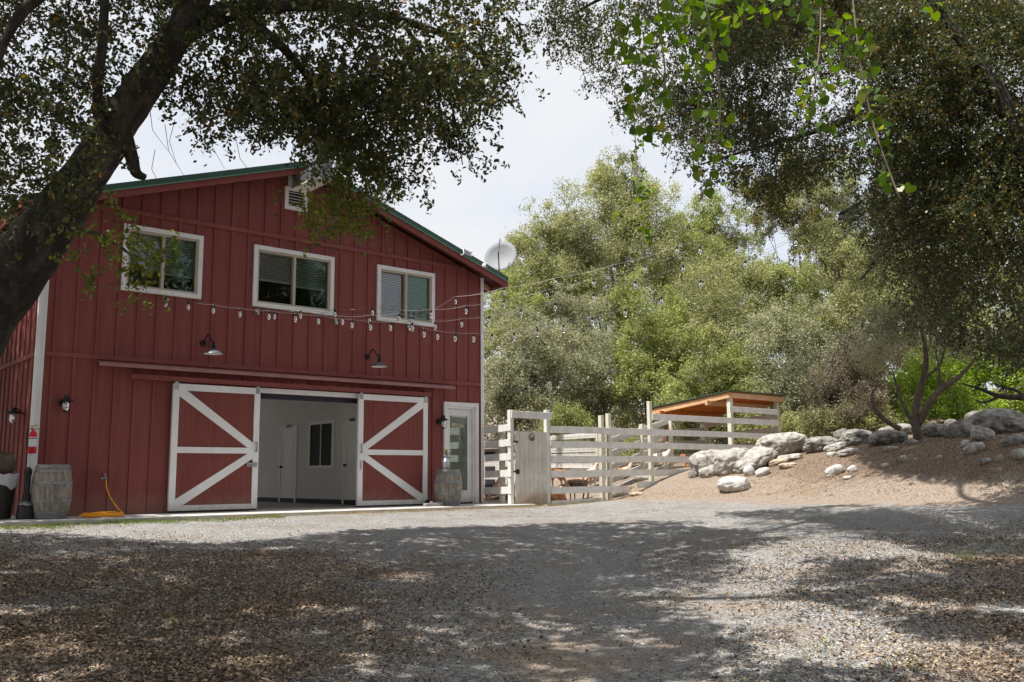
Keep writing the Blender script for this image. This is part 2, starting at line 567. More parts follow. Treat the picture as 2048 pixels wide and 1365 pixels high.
def build_ground():
    def axis(lo, flo, fhi, hi, st, growth=1.16):
        a = list(np.arange(flo, fhi, st))
        s = st; x = a[-1]
        while x < hi:
            s *= growth; x += s; a.append(x)
        s = st; x = a[0]; pre = []
        while x > lo:
            s *= growth; x -= s; pre.append(x)
        return np.array(pre[::-1] + a)
    xs = axis(-220, -11, 13, 260, 0.10)
    ys = axis(-60, 3.0, 26, 420, 0.10)
    X, Y = np.meshgrid(xs, ys)
    Z = GZ(X, Y)
    far = np.clip(Z, None, 9)
    Z = far
    micro = RNG.normal(0, 0.004, Z.shape)
    Z = Z + micro
    M = bpy.data.materials.new('gravel_and_dirt')
    M.use_nodes = True
    t = M.node_tree
    b = t.nodes['Principled BSDF']
    b.inputs['Roughness'].default_value = 0.92
    b.inputs['Specular IOR Level'].default_value = 0.15
    c = t.nodes.new('ShaderNodeTexCoord')

    def node(kind, **k):
        n = t.nodes.new(kind)
        for a, v in k.items():
            if a in n.inputs: n.inputs[a].default_value = v
            else: setattr(n, a, v)
        return n

    def link(a, bb): t.links.new(a, bb)
    # stones
    v1 = node('ShaderNodeTexVoronoi', Scale=58.0)
    v1.inputs['Randomness'].default_value = 1.0
    v2 = node('ShaderNodeTexVoronoi', Scale=130.0)
    link(c.outputs['Object'], v1.inputs['Vector']); link(c.outputs['Object'], v2.inputs['Vector'])

    def ramp(src, stops):
        r = t.nodes.new('ShaderNodeValToRGB')
        els = r.color_ramp.elements
        while len(els) < len(stops): els.new(0.5)
        for e, (p, cc) in zip(els, stops):
            e.position = p; e.color = (*cc, 1)
        link(src, r.inputs[0])
        return r.outputs[0]

    def mix(f, a, bb, mode='MIX'):
        n = t.nodes.new('ShaderNodeMixRGB')
        n.blend_type = mode
        for s, i in ((f, 0), (a, 1), (bb, 2)):
            if isinstance(s, (float, int)): n.inputs[i].default_value = s
            elif isinstance(s, tuple): n.inputs[i].default_value = (*s, 1)
            else: link(s, n.inputs[i])
        return n.outputs[0]
    sep1 = node('ShaderNodeSeparateColor'); link(v1.outputs['Color'], sep1.inputs[0])
    sep2 = node('ShaderNodeSeparateColor'); link(v2.outputs['Color'], sep2.inputs[0])
    st1 = ramp(sep1.outputs[0], [(0.0, (0.11, 0.105, 0.10)), (0.35, (0.30, 0.29, 0.275)), (0.75, (0.43, 0.415, 0.395)),
                                 (1.0, (0.56, 0.54, 0.51))])
    st2 = ramp(sep2.outputs[0], [(0.0, (0.12, 0.12, 0.12)), (0.5, (0.28, 0.28, 0.285)), (1.0, (0.48, 0.47, 0.45))])
    stones = mix(0.4, st1, st2)
    n1 = node('ShaderNodeTexNoise', Scale=0.55, Detail=6.0)
    link(c.outputs['Object'], n1.inputs['Vector'])
    n2 = node('ShaderNodeTexNoise', Scale=38.0, Detail=5.0)
    link(c.outputs['Object'], n2.inputs['Vector'])
    dirt = ramp(n2.outputs['Fac'], [(0.3, (0.20, 0.155, 0.12)), (0.5, (0.335, 0.27, 0.215)), (0.72, (0.46, 0.385, 0.32))])
    dust = ramp(n2.outputs['Fac'], [(0.3, (0.19, 0.165, 0.14)), (0.7, (0.34, 0.30, 0.26))])
    # worn dusty tracks in the gravel
    n3 = node('ShaderNodeTexNoise', Scale=1.3, Detail=8.0)
    n3.inputs['Roughness'].default_value = 0.7
    link(c.outputs['Object'], n3.inputs['Vector'])
    wear = ramp(n3.outputs['Fac'], [(0.46, (0, 0, 0)), (0.62, (0.8, 0.8, 0.8))])
    grav = mix(wear, stones, dust)
    at = node('ShaderNodeAttribute', attribute_name='dirt')
    nm = node('ShaderNodeMath', operation='MULTIPLY_ADD')
    link(n3.outputs['Fac'], nm.inputs[0]); nm.inputs[1].default_value = 1.6; nm.inputs[2].default_value = -0.8
    sm = node('ShaderNodeMath', operation='ADD')
    link(at.outputs['Fac'], sm.inputs[0]); link(nm.outputs[0], sm.inputs[1])
    dm = ramp(sm.outputs[0], [(0.38, (0, 0, 0)), (0.62, (1, 1, 1))])
    col = mix(dm, grav, dirt)
    al = node('ShaderNodeAttribute', attribute_name='litter')
    sm2 = node('ShaderNodeMath', operation='ADD')
    link(al.outputs['Fac'], sm2.inputs[0]); link(nm.outputs[0], sm2.inputs[1])
    lm = ramp(sm2.outputs[0], [(0.35, (0, 0, 0)), (0.75, (0.75, 0.75, 0.75))])
    lit = ramp(sep1.outputs[1], [(0.0, (0.06, 0.045, 0.035)), (0.5, (0.16, 0.11, 0.075)), (1.0, (0.36, 0.25, 0.165))])
    col = mix(lm, col, lit)
    link(col, b.inputs['Base Color'])
    # relief
    h1 = node('ShaderNodeMath', operation='MULTIPLY'); link(v1.outputs['Distance'], h1.inputs[0]); h1.inputs[1].default_value = -1.0
    h2 = node('ShaderNodeMath', operation='MULTIPLY_ADD'); link(v2.outputs['Distance'], h2.inputs[0]); h2.inputs[1].default_value = -0.5
    link(h1.outputs[0], h2.inputs[2])
    h3 = node('ShaderNodeMath', operation='MULTIPLY_ADD'); link(n2.outputs['Fac'], h3.inputs[0]); h3.inputs[1].default_value = 0.5
    link(h2.outputs[0], h3.inputs[2])
    bp = node('ShaderNodeBump'); bp.inputs['Strength'].default_value = 0.9; bp.inputs['Distance'].default_value = 0.02
    link(h3.outputs[0], bp.inputs['Height'])
    link(bp.outputs[0], b.inputs['Normal'])
    o = gridmesh('ground', np.stack([X, Y, Z], -1), M)
    tag(o, 'grey gravel drive running into bare tan dirt and leaf litter', 'ground', kind='structure')
    me = o.data
    q = (X - F1[0]) * _fn[0] + (Y - F1[1]) * _fn[1]
    d = (X - RC[0]) * N[0] + (Y - RC[1]) * N[1]
    lx = (X - RC[0]) * U[0] + (Y - RC[1]) * U[1]
    dirtA = np.clip(0.45 + q * 0.9, 0, 1.6) * 1.0
    dirtA = np.maximum(dirtA, np.clip(1.3 - (d - 0.3) * 0.9, 0, 1.6) * sst(-0.3, 0.5, lx))
    dirtA = np.maximum(dirtA, np.clip(1.0 - (Y - 3.0) * 0.13, 0, 0.42))
    litA = np.clip((-X - 1.0) * 0.22, 0, 0.9) * sst(13.5, 9.5, Y) if False else \
        np.clip((-X + 0.4) * 0.38, 0, 1.0) * (1 - sst(9.5, 13.0, Y - 0.15 * X))
    litA = np.maximum(litA, np.clip((q - 0.4) * 0.6, 0, 1.0) * sst(4.0, 6.2, X))
    litA = np.maximum(litA, np.clip((X - 2.0) * 0.25, 0, 0.75) * (1 - sst(9.0, 12.0, Y)))
    cl_ = 0.15 + 0.16 * (Y - 5) + 0.012 * (Y - 5) ** 2
    trk = np.exp(-((X - cl_ - 0.75) / 0.24) ** 2) + np.exp(-((X - cl_ + 0.75) / 0.24) ** 2)
    trk = trk * (1 - sst(13, 17, Y)) * 0.42
    trk = np.maximum(trk, 0.75 * np.exp(-(((X - 0.25) / 0.55) ** 2 + ((Y - 6.1) / 0.9) ** 2)))
    dirtA = np.maximum(dirtA, trk)
    for nm_, A in (('dirt', dirtA), ('litter', litA)):
        a = me.attributes.new(nm_, 'FLOAT', 'POINT')
        a.data.foreach_set('value', A.astype(np.float32).ravel())
    return o


build_ground()

# slab in front of and under the barn
sl = MB()
sl.box(-9.6, 0.30, -1.30, 8.6, -0.20, 0.0)
o = sl.build('concrete_slab', CONCRETE, bevel=0.01, origin=(-4.5, 0, 0))
o.location = L2W(-4.5, 0, 0); o.rotation_euler = (0, 0, ANG)
tag(o, 'pale concrete slab along the foot of the barn', 'pavement', kind='structure')

# ------------------------------------------------------------------ barn
BW = 8.50          # width
BD = 9.0           # depth
EAVE = 4.72        # wall height at the corners
SL = 0.333
PX = -4.24         # ridge x


def roofz(x):      # underside of roof at x
    return EAVE + 0.02 + SL * ((BW / 2 - abs(x - PX)) if True else 0)


barn = lempty('barn', 0, 0, 0, 'two storey dark red board and batten barn with white trimmed sliding doors', 'barn')
# openings: x0,x1,z0,z1
WIN = [(-7.38, -6.07, 3.545, 4.640), (-5.15, -3.555, 3.535, 4.645), (-2.61, -1.248, 3.540, 4.645)]   # outer trim
TR = 0.075
OPEN = [(a + TR, b - TR, c + TR, d - TR) for a, b, c, d in WIN]
OPEN.append((-5.06, -2.90, -0.01, 2.02))          # big door opening
EDOOR = (-1.008, -0.128, 0.0, 2.045)
OPEN.append((EDOOR[0] + 0.085, EDOOR[1] - 0.085, -0.01, EDOOR[3] - 0.085))
front = MB()
xs = sorted({-BW, 0.0, *[o_[0] for o_ in OPEN], *[o_[1] for o_ in OPEN]})
for a, b in zip(xs[:-1], xs[1:]):
    mid = (a + b) / 2
    segs = []
    z = 0.0
    for o_ in sorted([o_ for o_ in OPEN if o_[0] < mid < o_[1]], key=lambda q: q[2]):
        if o_[2] > z: segs.append((z, o_[2]))
        z = o_[3]
    segs.append((z, EAVE))
    for s0, s1 in segs:
        front.box(a, b, 0.0, 0.14, s0, s1)
front.prism([(-BW, EAVE), (0, EAVE), (PX, EAVE + SL * BW / 2)], 0.0, 0.14)
# battens
belt = [(2.44, 0.035), (4.86, 0.035)]
block = [(a - 0.0, b + 0.0, c, d) for a, b, c, d in WIN] + [(EDOOR[0], EDOOR[1], 0, EDOOR[3]), (-5.0, -3.0, 0, 2.10),
                                                          (-4.595, -4.145, 5.40, 5.83), (-4.53, -4.21, 5.82, 6.2)]
k = 0
x = -0.035
while x > -BW + 0.05:
    top = EAVE + SL * (BW / 2 - abs(x - PX)) - 0.01
    cuts = [(zz - h, zz + h) for zz, h in belt]
    for a, b, c, d in block:
        if a - 0.02 < x < b + 0.02: cuts.append((c, d))
    cuts.sort()
    z = 0.02
    for c0, c1 in cuts:
        if c0 > z + 0.02: front.box(x - 0.021, x + 0.021, -0.022, 0.002, z, c0)
        z = max(z, c1)
    if top > z: front.box(x - 0.021, x + 0.021, -0.022, 0.002, z, top)
    x -= 0.3065
front.build('front_wall', RED, barn, bevel=0.003)
tb = MB()
for zz, h in belt:
    hx = (zz - EAVE) / SL if zz > EAVE else 0
    tb.box(-BW + 0.07 + hx, -0.06 - hx, -0.032, 0.003, zz - h, zz + h)
tb.build('belt_board', REDTRIM, barn, bevel=0.004)
side = MB()
for yy0 in (0.14,):
    side.box(-BW, -BW + 0.12, yy0, BD, 0.0, EAVE)
    side.box(-0.12, 0.0, yy0, BD, 0.0, EAVE)
    side.box(-BW + 0.12, -7.6, BD - 0.12, BD, 0.0, EAVE)
    side.box(-7.6, -2.6, BD - 0.12, BD, 2.5, EAVE)  # unseen rear doorway left open below, added to bring daylight indoors
    side.box(-2.6, -0.12, BD - 0.12, BD, 0.0, EAVE)
    side.prism([(-BW, EAVE), (0, EAVE), (PX, EAVE + SL * BW / 2)], BD - 0.12, BD)
yy = 0.3
while yy < BD:
    side.box(-BW - 0.02, -BW + 0.002, yy, yy + 0.04, 0.02, 2.40)
    side.box(-BW - 0.02, -BW + 0.002, yy, yy + 0.04, 2.48, EAVE - 0.02)
    side.box(-0.002, 0.02, yy, yy + 0.04, 0.02, EAVE - 0.02)
    yy += 0.3065
side.box(-BW - 0.03, -BW + 0.003, 0.06, BD, 2.405, 2.475)
side.build('side_wall', RED, barn)
# corner trim
for xx, nm in ((-BW, 0), (0.0, 1)):
    t_ = MB()
    if nm == 0:
        t_.box(-BW - 0.03, -BW + 0.065, -0.03, 0.003, 0.02, EAVE - 0.02)
        t_.box(-BW - 0.031, -BW - 0.002, 0.0035, 0.10, 0.02, EAVE - 0.02)
    else:
        t_.box(-0.055, 0.03, -0.03, 0.003, 0.02, EAVE + 0.0)
        t_.box(0.002, 0.031, 0.0035, 0.10, 0.02, EAVE - 0.02)
    t_.build('corner_trim', WHITE, barn, bevel=0.003)
ds = MB()
ds.box(-BW - 0.075, -BW - 0.02, -0.095, -0.035, 0.28, EAVE - 0.15)
ds.build('downspout', WHITE, barn, bevel=0.01)

# roof: two slabs with standing ribs
OV, OF = 0.45, 0.30
roof = bpy.data.objects.new('roof', None)


def roofpoly(xa, xb, lift0, lift1):
    za = EAVE + SL * (BW / 2 - abs(xa - PX)); zb = EAVE + SL * (BW / 2 - abs(xb - PX))
    return [(xa, za + lift0), (xb, zb + lift0), (xb, zb + lift1), (xa, za + lift1)]


rf = MB()
rf.prism(roofpoly(-BW - OV, PX, 0.135, 0.165), -OF - 0.03, BD + OF)
rf.prism(roofpoly(PX, OV, 0.135, 0.165), -OF - 0.03, BD + OF)
yv = -OF + 0.1
while yv < BD + OF:
    rf.prism(roofpoly(-BW - OV, PX, 0.165, 0.19), yv, yv + 0.02)
    rf.prism(roofpoly(PX, OV, 0.165, 0.19), yv, yv + 0.02)
    yv += 0.4
roof = rf.build('roof', GREENM, barn)
rk = MB()     # rake flashing (green) with pale drip edge
rk.prism(roofpoly(-BW - OV, PX + 0.0, 0.075, 0.175), -OF - 0.05, -OF - 0.031)
rk.prism(roofpoly(PX, OV, 0.075, 0.175), -OF - 0.05, -OF - 0.031)
rk.build('rake_flashing', GREENM, roof)
dr = MB()
dr.prism(roofpoly(-BW - OV, PX, 0.060, 0.0745), -OF - 0.055, -OF - 0.025)
dr.prism(roofpoly(PX, OV, 0.060, 0.0745), -OF - 0.055, -OF - 0.025)
dr.build('drip_edge', GREENL, roof)
fa = MB()
fa.prism(roofpoly(-BW - OV, PX, -0.055, 0.134), -OF - 0.022, -OF + 0.015)
fa.prism(roofpoly(PX, OV, -0.055, 0.134), -OF - 0.022, -OF + 0.015)
fa.build('rake_board', REDTRIM, barn)
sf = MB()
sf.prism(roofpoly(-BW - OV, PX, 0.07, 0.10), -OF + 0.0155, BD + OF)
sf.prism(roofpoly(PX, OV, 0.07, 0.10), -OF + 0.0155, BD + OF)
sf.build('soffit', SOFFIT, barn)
ef = MB()
ze = EAVE + SL * (-OV)
ef.box(OV - 0.03, OV, -OF + 0.016, BD + OF, ze - 0.055, ze + 0.133)
ef.box(-BW - OV, -BW - OV + 0.03, -OF + 0.016, BD + OF, ze - 0.055, ze + 0.133)
ef.build('eave_board', REDTRIM, barn)
for yy in np.arange(0.25, BD, 0.61):
    r_ = MB()
    r_.prism([(0.002, EAVE - 0.05), (OV - 0.031, ze - 0.04), (OV - 0.031, ze + 0.06), (0.002, EAVE + 0.06)], yy, yy + 0.045)
    if yy < 2.4: r_.build('rafter_tail', CEDAR, barn)

# gable vent and boxed metal ridge duct
v = MB()
v.box(-4.595, -4.525, -0.045, -0.002, 5.405, 5.83); v.box(-4.215, -4.145, -0.045, -0.002, 5.405, 5.83)
v.box(-4.525, -4.215, -0.045, -0.002, 5.405, 5.475); v.box(-4.525, -4.215, -0.045, -0.002, 5.765, 5.83)
vent = v.build('gable_vent', WHITE, barn, bevel=0.003)
v = MB()
v.box(-4.525, -4.215, -0.006, -0.003, 5.475, 5.765)
v.build('backing', DARKROOM, vent)  # near-black sheet stands in for the shade behind the louvres
v = MB()
for i in range(5):
    z0 = 5.485 + i * 0.056
    v.beam((-4.525, -0.027, z0 + 0.02), (-4.215, -0.027, z0 + 0.02), 0.034, 0.006, up=(0, -0.6, 1))
v.build('louvre', WHITE, vent)
dct = MB()
dct.box(-4.53, -4.46, -0.035, -0.002, 5.83, 6.09)
dct.build('duct_plate', WHITE, barn)
dct = MB()   # boxed duct running out from the wall to beyond the ridge
dct.prism([(-4.46, 5.80), (-4.14, 5.80), (-4.14, 6.10), (-4.46, 6.02)], -0.95, -0.002)
duct = dct.build('metal_duct', STEEL, barn, bevel=0.006)
dct = MB()
dct.box(-4.468, -4.132, -0.96, -0.003, 5.785, 5.7995)
dct.build('duct_underside', CEDAR if False else CREAM, duct)
dct = MB()
dct.prism([(-4.46, 6.11), (-4.14, 6.11), (-4.10, 6.62), (-4.34, 6.62)], -0.93, -0.47)
dct.build('duct_hood', STEEL, duct, bevel=0.006)


# windows
def window(x0, x1, z0, z1, blind_left, blind_right):
    tr = MB()
    for q in ((x0, x0 + TR, z0, z1), (x1 - TR, x1, z0, z1), (x0 + TR, x1 - TR, z1 - TR, z1), (x0 + TR, x1 - TR, z0, z0 + TR)):
        tr.box(q[0], q[1], -0.045, -0.0005, q[2], q[3])
    w_ = tr.build('window', WHITE, barn, bevel=0.004)
    a, b, c, d = x0 + TR, x1 - TR, z0 + TR, z1 - TR
    fr = MB()
    fw = 0.035
    mid = (a + b) / 2
    for q in ((a, a + fw, c, d), (b - fw, b, c, d), (a + fw, b - fw, d - fw, d), (a + fw, b - fw, c, c + fw), (mid - 0.024, mid + 0.024, c + fw, d - fw)):
        fr.box(q[0] + 0.0005, q[1] - 0.0005, -0.022, 0.09, q[2] + 0.0005, q[3] - 0.0005)
    fr.build('frame', VINYL, w_, bevel=0.003)
    g = MB()
    g.box(a + fw, mid - 0.024, 0.055, 0.058, c + fw, d - fw)
    g.build('clear_pane', GLASS_CLEAR, w_)
    g = MB()
    g.box(mid + 0.024, b - fw, 0.03, 0.033, c + fw, d - fw)
    g.build('green_reflection_pane', GLASS_GREEN, w_)
    bl = MB()
    for xa, xb, frac in ((a + 0.01, mid, blind_left), (mid, b - 0.01, blind_right)):
        zt = d - 0.01
        zb = d - (d - c) * frac
        z = zt
        while z > zb:
            bl.beam((xa, 0.115, z), (xb, 0.115, z), 0.034, 0.003, up=(0, -1.0, 1))
            z -= 0.034
        bl.box(xa, xb, 0.10, 0.13, zb - 0.03, zb - 0.005)
    bl.build('blind', BLIND, w_)
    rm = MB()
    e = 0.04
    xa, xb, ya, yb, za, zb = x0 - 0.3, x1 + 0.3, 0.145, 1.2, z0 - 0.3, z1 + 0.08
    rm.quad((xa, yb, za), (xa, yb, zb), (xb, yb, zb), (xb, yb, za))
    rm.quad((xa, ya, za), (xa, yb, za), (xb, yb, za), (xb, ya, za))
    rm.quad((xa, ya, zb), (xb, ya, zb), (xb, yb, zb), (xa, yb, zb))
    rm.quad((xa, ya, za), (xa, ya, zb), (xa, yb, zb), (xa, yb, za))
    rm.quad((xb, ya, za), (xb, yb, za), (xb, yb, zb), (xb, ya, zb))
    rm.build('room_lining', DARKROOM, w_)  # near-black box stands in for an unlit room


window(*WIN[0], 0.60, 0.66)
window(*WIN[1], 0.52, 0.56)
window(*WIN[2], 0.97, 0.97)


# sliding doors
def sliding_door(x0, x1, z0, z1, apex_right, label):
    p = MB()
    p.box(x0 + 0.02, x1 - 0.02, -0.105, -0.07, z0 + 0.02, z1 - 0.02)
    xg = x0 + 0.12
    while xg < x1 - 0.1:
        p.box(xg, xg + 0.05, -0.1085, -0.1045, z0 + 0.03, z1 - 0.03)
        xg += 0.10
    D = p.build('sliding_door', REDDOOR, barn)
    D['label'] = label
    f = MB()
    fw = 0.105
    y0, y1 = -0.128, -0.106
    f.box(x0, x0 + fw, y0, -0.068, z0, z1); f.box(x1 - fw, x1, y0, -0.068, z0, z1)
    f.box(x0 + fw, x1 - fw, y0, -0.068, z1 - 0.11, z1); f.box(x0 + fw, x1 - fw, y0, -0.068, z0, z0 + 0.085)
    zm = z0 + (z1 - z0) * 0.475
    f.box(x0 + fw, x1 - fw, y0, y1, zm - 0.05, zm + 0.05)
    f.build('frame', WHITE, D, bevel=0.004)
    ax = x1 - fw if apex_right else x0 + fw
    bx = x0 + fw if apex_right else x1 - fw
    sg = 1 if ax > bx else -1
    for zc, za in ((z1 - 0.11, zm + 0.05), (z0 + 0.085, zm - 0.05)):
        b_ = MB()
        up = 1 if zc > za else -1
        w2 = 0.125
        pts = [(bx, zc), (bx + sg * w2, zc), (ax, za + up * 0.085), (ax, za), (ax - sg * w2 * 0.75, za), (bx, zc - up * 0.095)]
        # orientation ccw
        area = sum(pts[i][0] * pts[(i + 1) % 6][1] - pts[(i + 1) % 6][0] * pts[i][1] for i in range(6))
        if area < 0: pts = pts[::-1]
        b_.prism(pts, y0 + 0.003, y1)
        b_.build('brace', WHITE, D, bevel=0.003)
    for xx in (x0 + 0.05, x1 - 0.05):
        h = MB()
        h.box(xx - 0.035, xx + 0.035, y0 - 0.008, y0 - 0.001, z1 - 0.10, z1 + 0.015)
        h.lathe([(0.0, -0.012), (0.04, -0.012), (0.04, 0.012), (0, 0.012)], (xx, -0.115, z1 + 0.055), 14, axis='y')
        h.box(xx - 0.01, xx + 0.01, y0 - 0.006, -0.10, z1 + 0.01, z1 + 0.06)
        h.build('hanger', STEEL, D)
    hd = MB()
    hx = ax + sg * 0.05
    hd.box(hx - 0.012, hx + 0.012, y0 - 0.045, y0 - 0.03, zm - 0.02, zm + 0.15)
    hd.box(hx - 0.012, hx + 0.012, y0 - 0.03, y0 - 0.001, zm - 0.02, zm + 0.0)
    hd.box(hx - 0.012, hx + 0.012, y0 - 0.03, y0 - 0.001, zm + 0.13, zm + 0.15)
    hd.build('handle', STEEL, D)
    hd = MB()
    if apex_right:
        hd.box(hx - 0.155, hx - 0.13, y0 - 0.018, y0 - 0.0015, zm - 0.26, zm - 0.22)
        hd.box(hx - 0.16, hx + 0.03, y0 - 0.02, y0 - 0.001, zm - 0.235, zm - 0.205)
        hd.box(hx - 0.16, hx + 0.03, y0 - 0.02, y0 - 0.001, zm - 0.27, zm - 0.25)
    else:
        hd.box(hx - 0.014, hx + 0.014, y0 - 0.012, y0 - 0.001, zm - 0.32, zm - 0.16)
    hd.build('latch', STEEL, D)
    s_ = MB()
    s_.box(x0 + 0.01, x1 - 0.01, -0.10, -0.075, z0 - 0.028, z0 - 0.001)
    s_.build('bottom_guide', BLACKP, D)


sliding_door(-6.50, -4.99, 0.035, 2.09, True, 'left sliding door with white braces meeting at its right edge')
sliding_door(-3.03, -1.465, 0.03, 2.095, False, 'right sliding door with white braces meeting at its left edge')
t_ = MB()
t_.box(-7.18, -1.385, -0.14, -0.06, 2.145, 2.20)
t_.box(-7.18, -1.385, -0.14, -0.125, 2.12, 2.145)
t_.build('door_track', REDTRIM, barn, bevel=0.004)
xx = -7.0
while xx < -1.4:
    t_ = MB()
    t_.box(xx, xx + 0.05, -0.058, -0.001, 2.14, 2.23)
    t_.build('track_bracket', REDTRIM, barn)
    xx += 0.61
t_ = MB()    # sloping flashing above the track
t_.quad((-7.70, -0.002, 2.385), (-7.70, -0.235, 2.335), (-0.872, -0.235, 2.335), (-0.872, -0.002, 2.385))
t_.quad((-7.70, -0.235, 2.335), (-7.70, -0.238, 2.285), (-0.872, -0.238, 2.285), (-0.872, -0.235, 2.335))
t_.quad((-7.70, -0.238, 2.285), (-7.70, -0.224, 2.285), (-0.872, -0.224, 2.285), (-0.872, -0.238, 2.285))
t_.quad((-7.70, -0.224, 2.285), (-7.70, -0.224, 2.328), (-0.872, -0.224, 2.328), (-0.872, -0.224, 2.285))
t_.quad((-7.70, -0.224, 2.328), (-7.70, -0.002, 2.375), (-0.872, -0.002, 2.375), (-0.872, -0.224, 2.328))
t_.build('track_cover', PINK, barn)
t_ = MB()
t_.box(-5.0, -3.0, -0.035, -0.002, 2.02, 2.105)
t_.build('door_header', WHITE, barn)
t_ = MB()
t_.box(-5.055, -2.905, 0.10, 0.13, 1.93, 2.015)  # dark blue strip across the top of the opening, below the header
t_.build('dark_strip', mat('dark_blue_strip', (0.03, 0.03, 0.05), 0.7), barn)

# room behind the big opening
rm = MB()
XA, XB, YB, ZC = -7.6, -2.30, 6.6, 2.62
rm.quad((-2.62, YB, 0.004), (-2.62, YB, ZC), (XB, YB, ZC), (XB, YB, 0.004))  # back wall cut short so light from the added rear doorway enters
rm.quad((XA, 0.142, ZC), (XB, 0.142, ZC), (XB, YB, ZC), (XA, YB, ZC))
rm.quad((XA, 0.142, 0.004), (XA, 0.142, ZC), (XA, YB, ZC), (XA, YB, 0.004))
rm.quad((XB, 0.142, 0.004), (XB, YB, 0.004), (XB, YB, ZC), (XB, 0.142, ZC))
rm.build('interior_wall', INTW, barn)
bb = MB()
bb.box(XB - 0.012, XB - 0.001, 1.0, YB - 0.02, 0.005, 0.10)
bb.box(-2.6, XB - 0.02, YB - 0.012, YB - 0.001, 0.005, 0.10)
bb.build('base_strip', BASEB, barn)


def plane_s(px, py, xs_):
    """depth y and height z where the pixel's ray meets the barn-local plane x = xs_"""
    r = ray(px, py)
    P0 = L2W(xs_, 0, 0)
    t = ((P0 - CAM) @ U) / (r @ U)
    P = CAM + r * t
    return -(P - RC) @ N, P[2]


def idoor(pxl, pxr, pytop, sign=True):
    ya, _ = plane_s(pxl, pytop, XB); yb, zt = plane_s(pxr, pytop, XB)
    if ya < yb: ya, yb = yb, ya
    tr = MB()
    tw = 0.07
    tr.box(XB - 0.022, XB - 0.001, ya - tw, ya, 0.006, zt); tr.box(XB - 0.022, XB - 0.001, yb, yb + tw, 0.006, zt)
    tr.box(XB - 0.022, XB - 0.001, yb + tw, ya - tw, zt - tw, zt)
    D = tr.build('interior_door', INTDOOR, barn)
    lf = MB()
    lf.box(XB - 0.008, XB - 0.0015, yb + tw, ya - tw, 0.02, zt - tw)
    for z0, z1 in ((0.18, zt * 0.42), (zt * 0.50, zt - 0.22)):
        for q in ((yb + tw + 0.1, yb + tw + 0.12, z0, z1), (ya - tw - 0.12, ya - tw - 0.1, z0, z1), (yb + tw + 0.12, ya - tw - 0.12, z0, z0 + 0.02), (yb + tw + 0.12, ya - tw - 0.12, z1 - 0.02, z1)):
            lf.box(XB - 0.014, XB - 0.0082, *q[:2], *q[2:])
    lf.build('leaf', INTDOOR, D)
    kn = MB()
    kn.lathe([(0.0, -0.03), (0.022, -0.03), (0.03, -0.01), (0.03, 0.01), (0.0, 0.03)], (XB - 0.05, ya - tw - 0.07, zt * 0.47), 10)
    kn.box(XB - 0.05, XB - 0.009, ya - tw - 0.08, ya - tw - 0.06, zt * 0.46, zt * 0.48)
    kn.build('handle', BLACKP, D)
    if sign:
        sg = MB()
        sg.box(XB - 0.03, XB - 0.0225, (ya + yb) / 2 - 0.10, (ya + yb) / 2 + 0.10, zt - 0.02, zt + 0.04)
        sg.build('sign_plate', BLACKP, D)


idoor(562, 596, 852)
idoor(688, 726, 839)
ya, z1 = plane_s(619, 848, XB); yb, _ = plane_s(669, 838, XB); _, z0 = plane_s(645, 938, XB)
_, z1 = plane_s(645, 842, XB)
tr = MB()
for q in ((yb, yb + 0.07, z0, z1), (ya - 0.07, ya, z0, z1), (yb + 0.07, ya - 0.07, z0, z0 + 0.07), (yb + 0.07, ya - 0.07, z1 - 0.07, z1), ((ya + yb) / 2 - 0.012, (ya + yb) / 2 + 0.012, z0 + 0.07, z1 - 0.07)):
    tr.box(XB - 0.022, XB - 0.001, *q)
iw = tr.build('interior_window', INTDOOR, barn)
tr = MB()
tr.box(XB - 0.006, XB - 0.002, yb + 0.07, ya - 0.07, z0 + 0.07, z1 - 0.07)
tr.build('pane', mat('dark_glass', (0.012, 0.016, 0.012), 0.6, spec=0.1), iw)

# entry door
x0, x1, _, z1 = EDOOR
f = MB()
f.box(x0, x0 + 0.085, -0.05, -0.0005, 0.002, z1); f.box(x1 - 0.085, x1, -0.05, -0.0005, 0.002, z1)
f.box(x0 + 0.085, x1 - 0.085, -0.05, -0.0005, z1 - 0.085, z1)
ed = f.build('entry_door', WHITE, barn, bevel=0.004)
f = MB()
a, b = x0 + 0.086, x1 - 0.086
f.box(a, a + 0.03, -0.01, 0.12, 0.01, z1 - 0.086); f.box(b - 0.03, b, -0.01, 0.12, 0.01, z1 - 0.086)
f.box(a + 0.03, b - 0.03, -0.01, 0.12, z1 - 0.13, z1 - 0.086)
f.build('jamb', WHITE, ed)
f = MB()
a += 0.031; b -= 0.031
zt = z1 - 0.135
f.box(a, a + 0.10, 0.06, 0.10, 0.03, zt); f.box(b - 0.10, b, 0.06, 0.10, 0.03, zt)
f.box(a + 0.10, b - 0.10, 0.06, 0.10, 0.03, 0.27); f.box(a + 0.10, b - 0.10, 0.06, 0.10, zt - 0.13, zt)
lf = f.build('door_leaf', WHITE, ed, bevel=0.004)
f = MB()
f.box(a + 0.10, b - 0.10, 0.075, 0.08, 0.27, zt - 0.13)
f.build('glass', GLASS_DOOR, ed)
f = MB()
z = 0.28
while z < zt - 0.14:
    f.beam((a + 0.10, 0.095, z), (b - 0.10, 0.095, z), 0.016, 0.002, up=(0, -0.8, 1))
    z += 0.016
f.build('blind', BLIND, ed)
f = MB()
f.box(a - 0.03, b + 0.03, 0.04, 0.12, 0.0015, 0.028)
f.build('threshold', BLACKP, ed)
f = MB()
f.box(a + 0.0, b - 0.0, 0.108, 0.12, 0.03, zt)
f.build('backing', INTW, ed)
f = MB()
f.tube([(a + 0.05, 0.06, 0.93), (a + 0.05, 0.0, 0.93), (a + 0.14, 0.0, 0.93)], 0.012, 8)
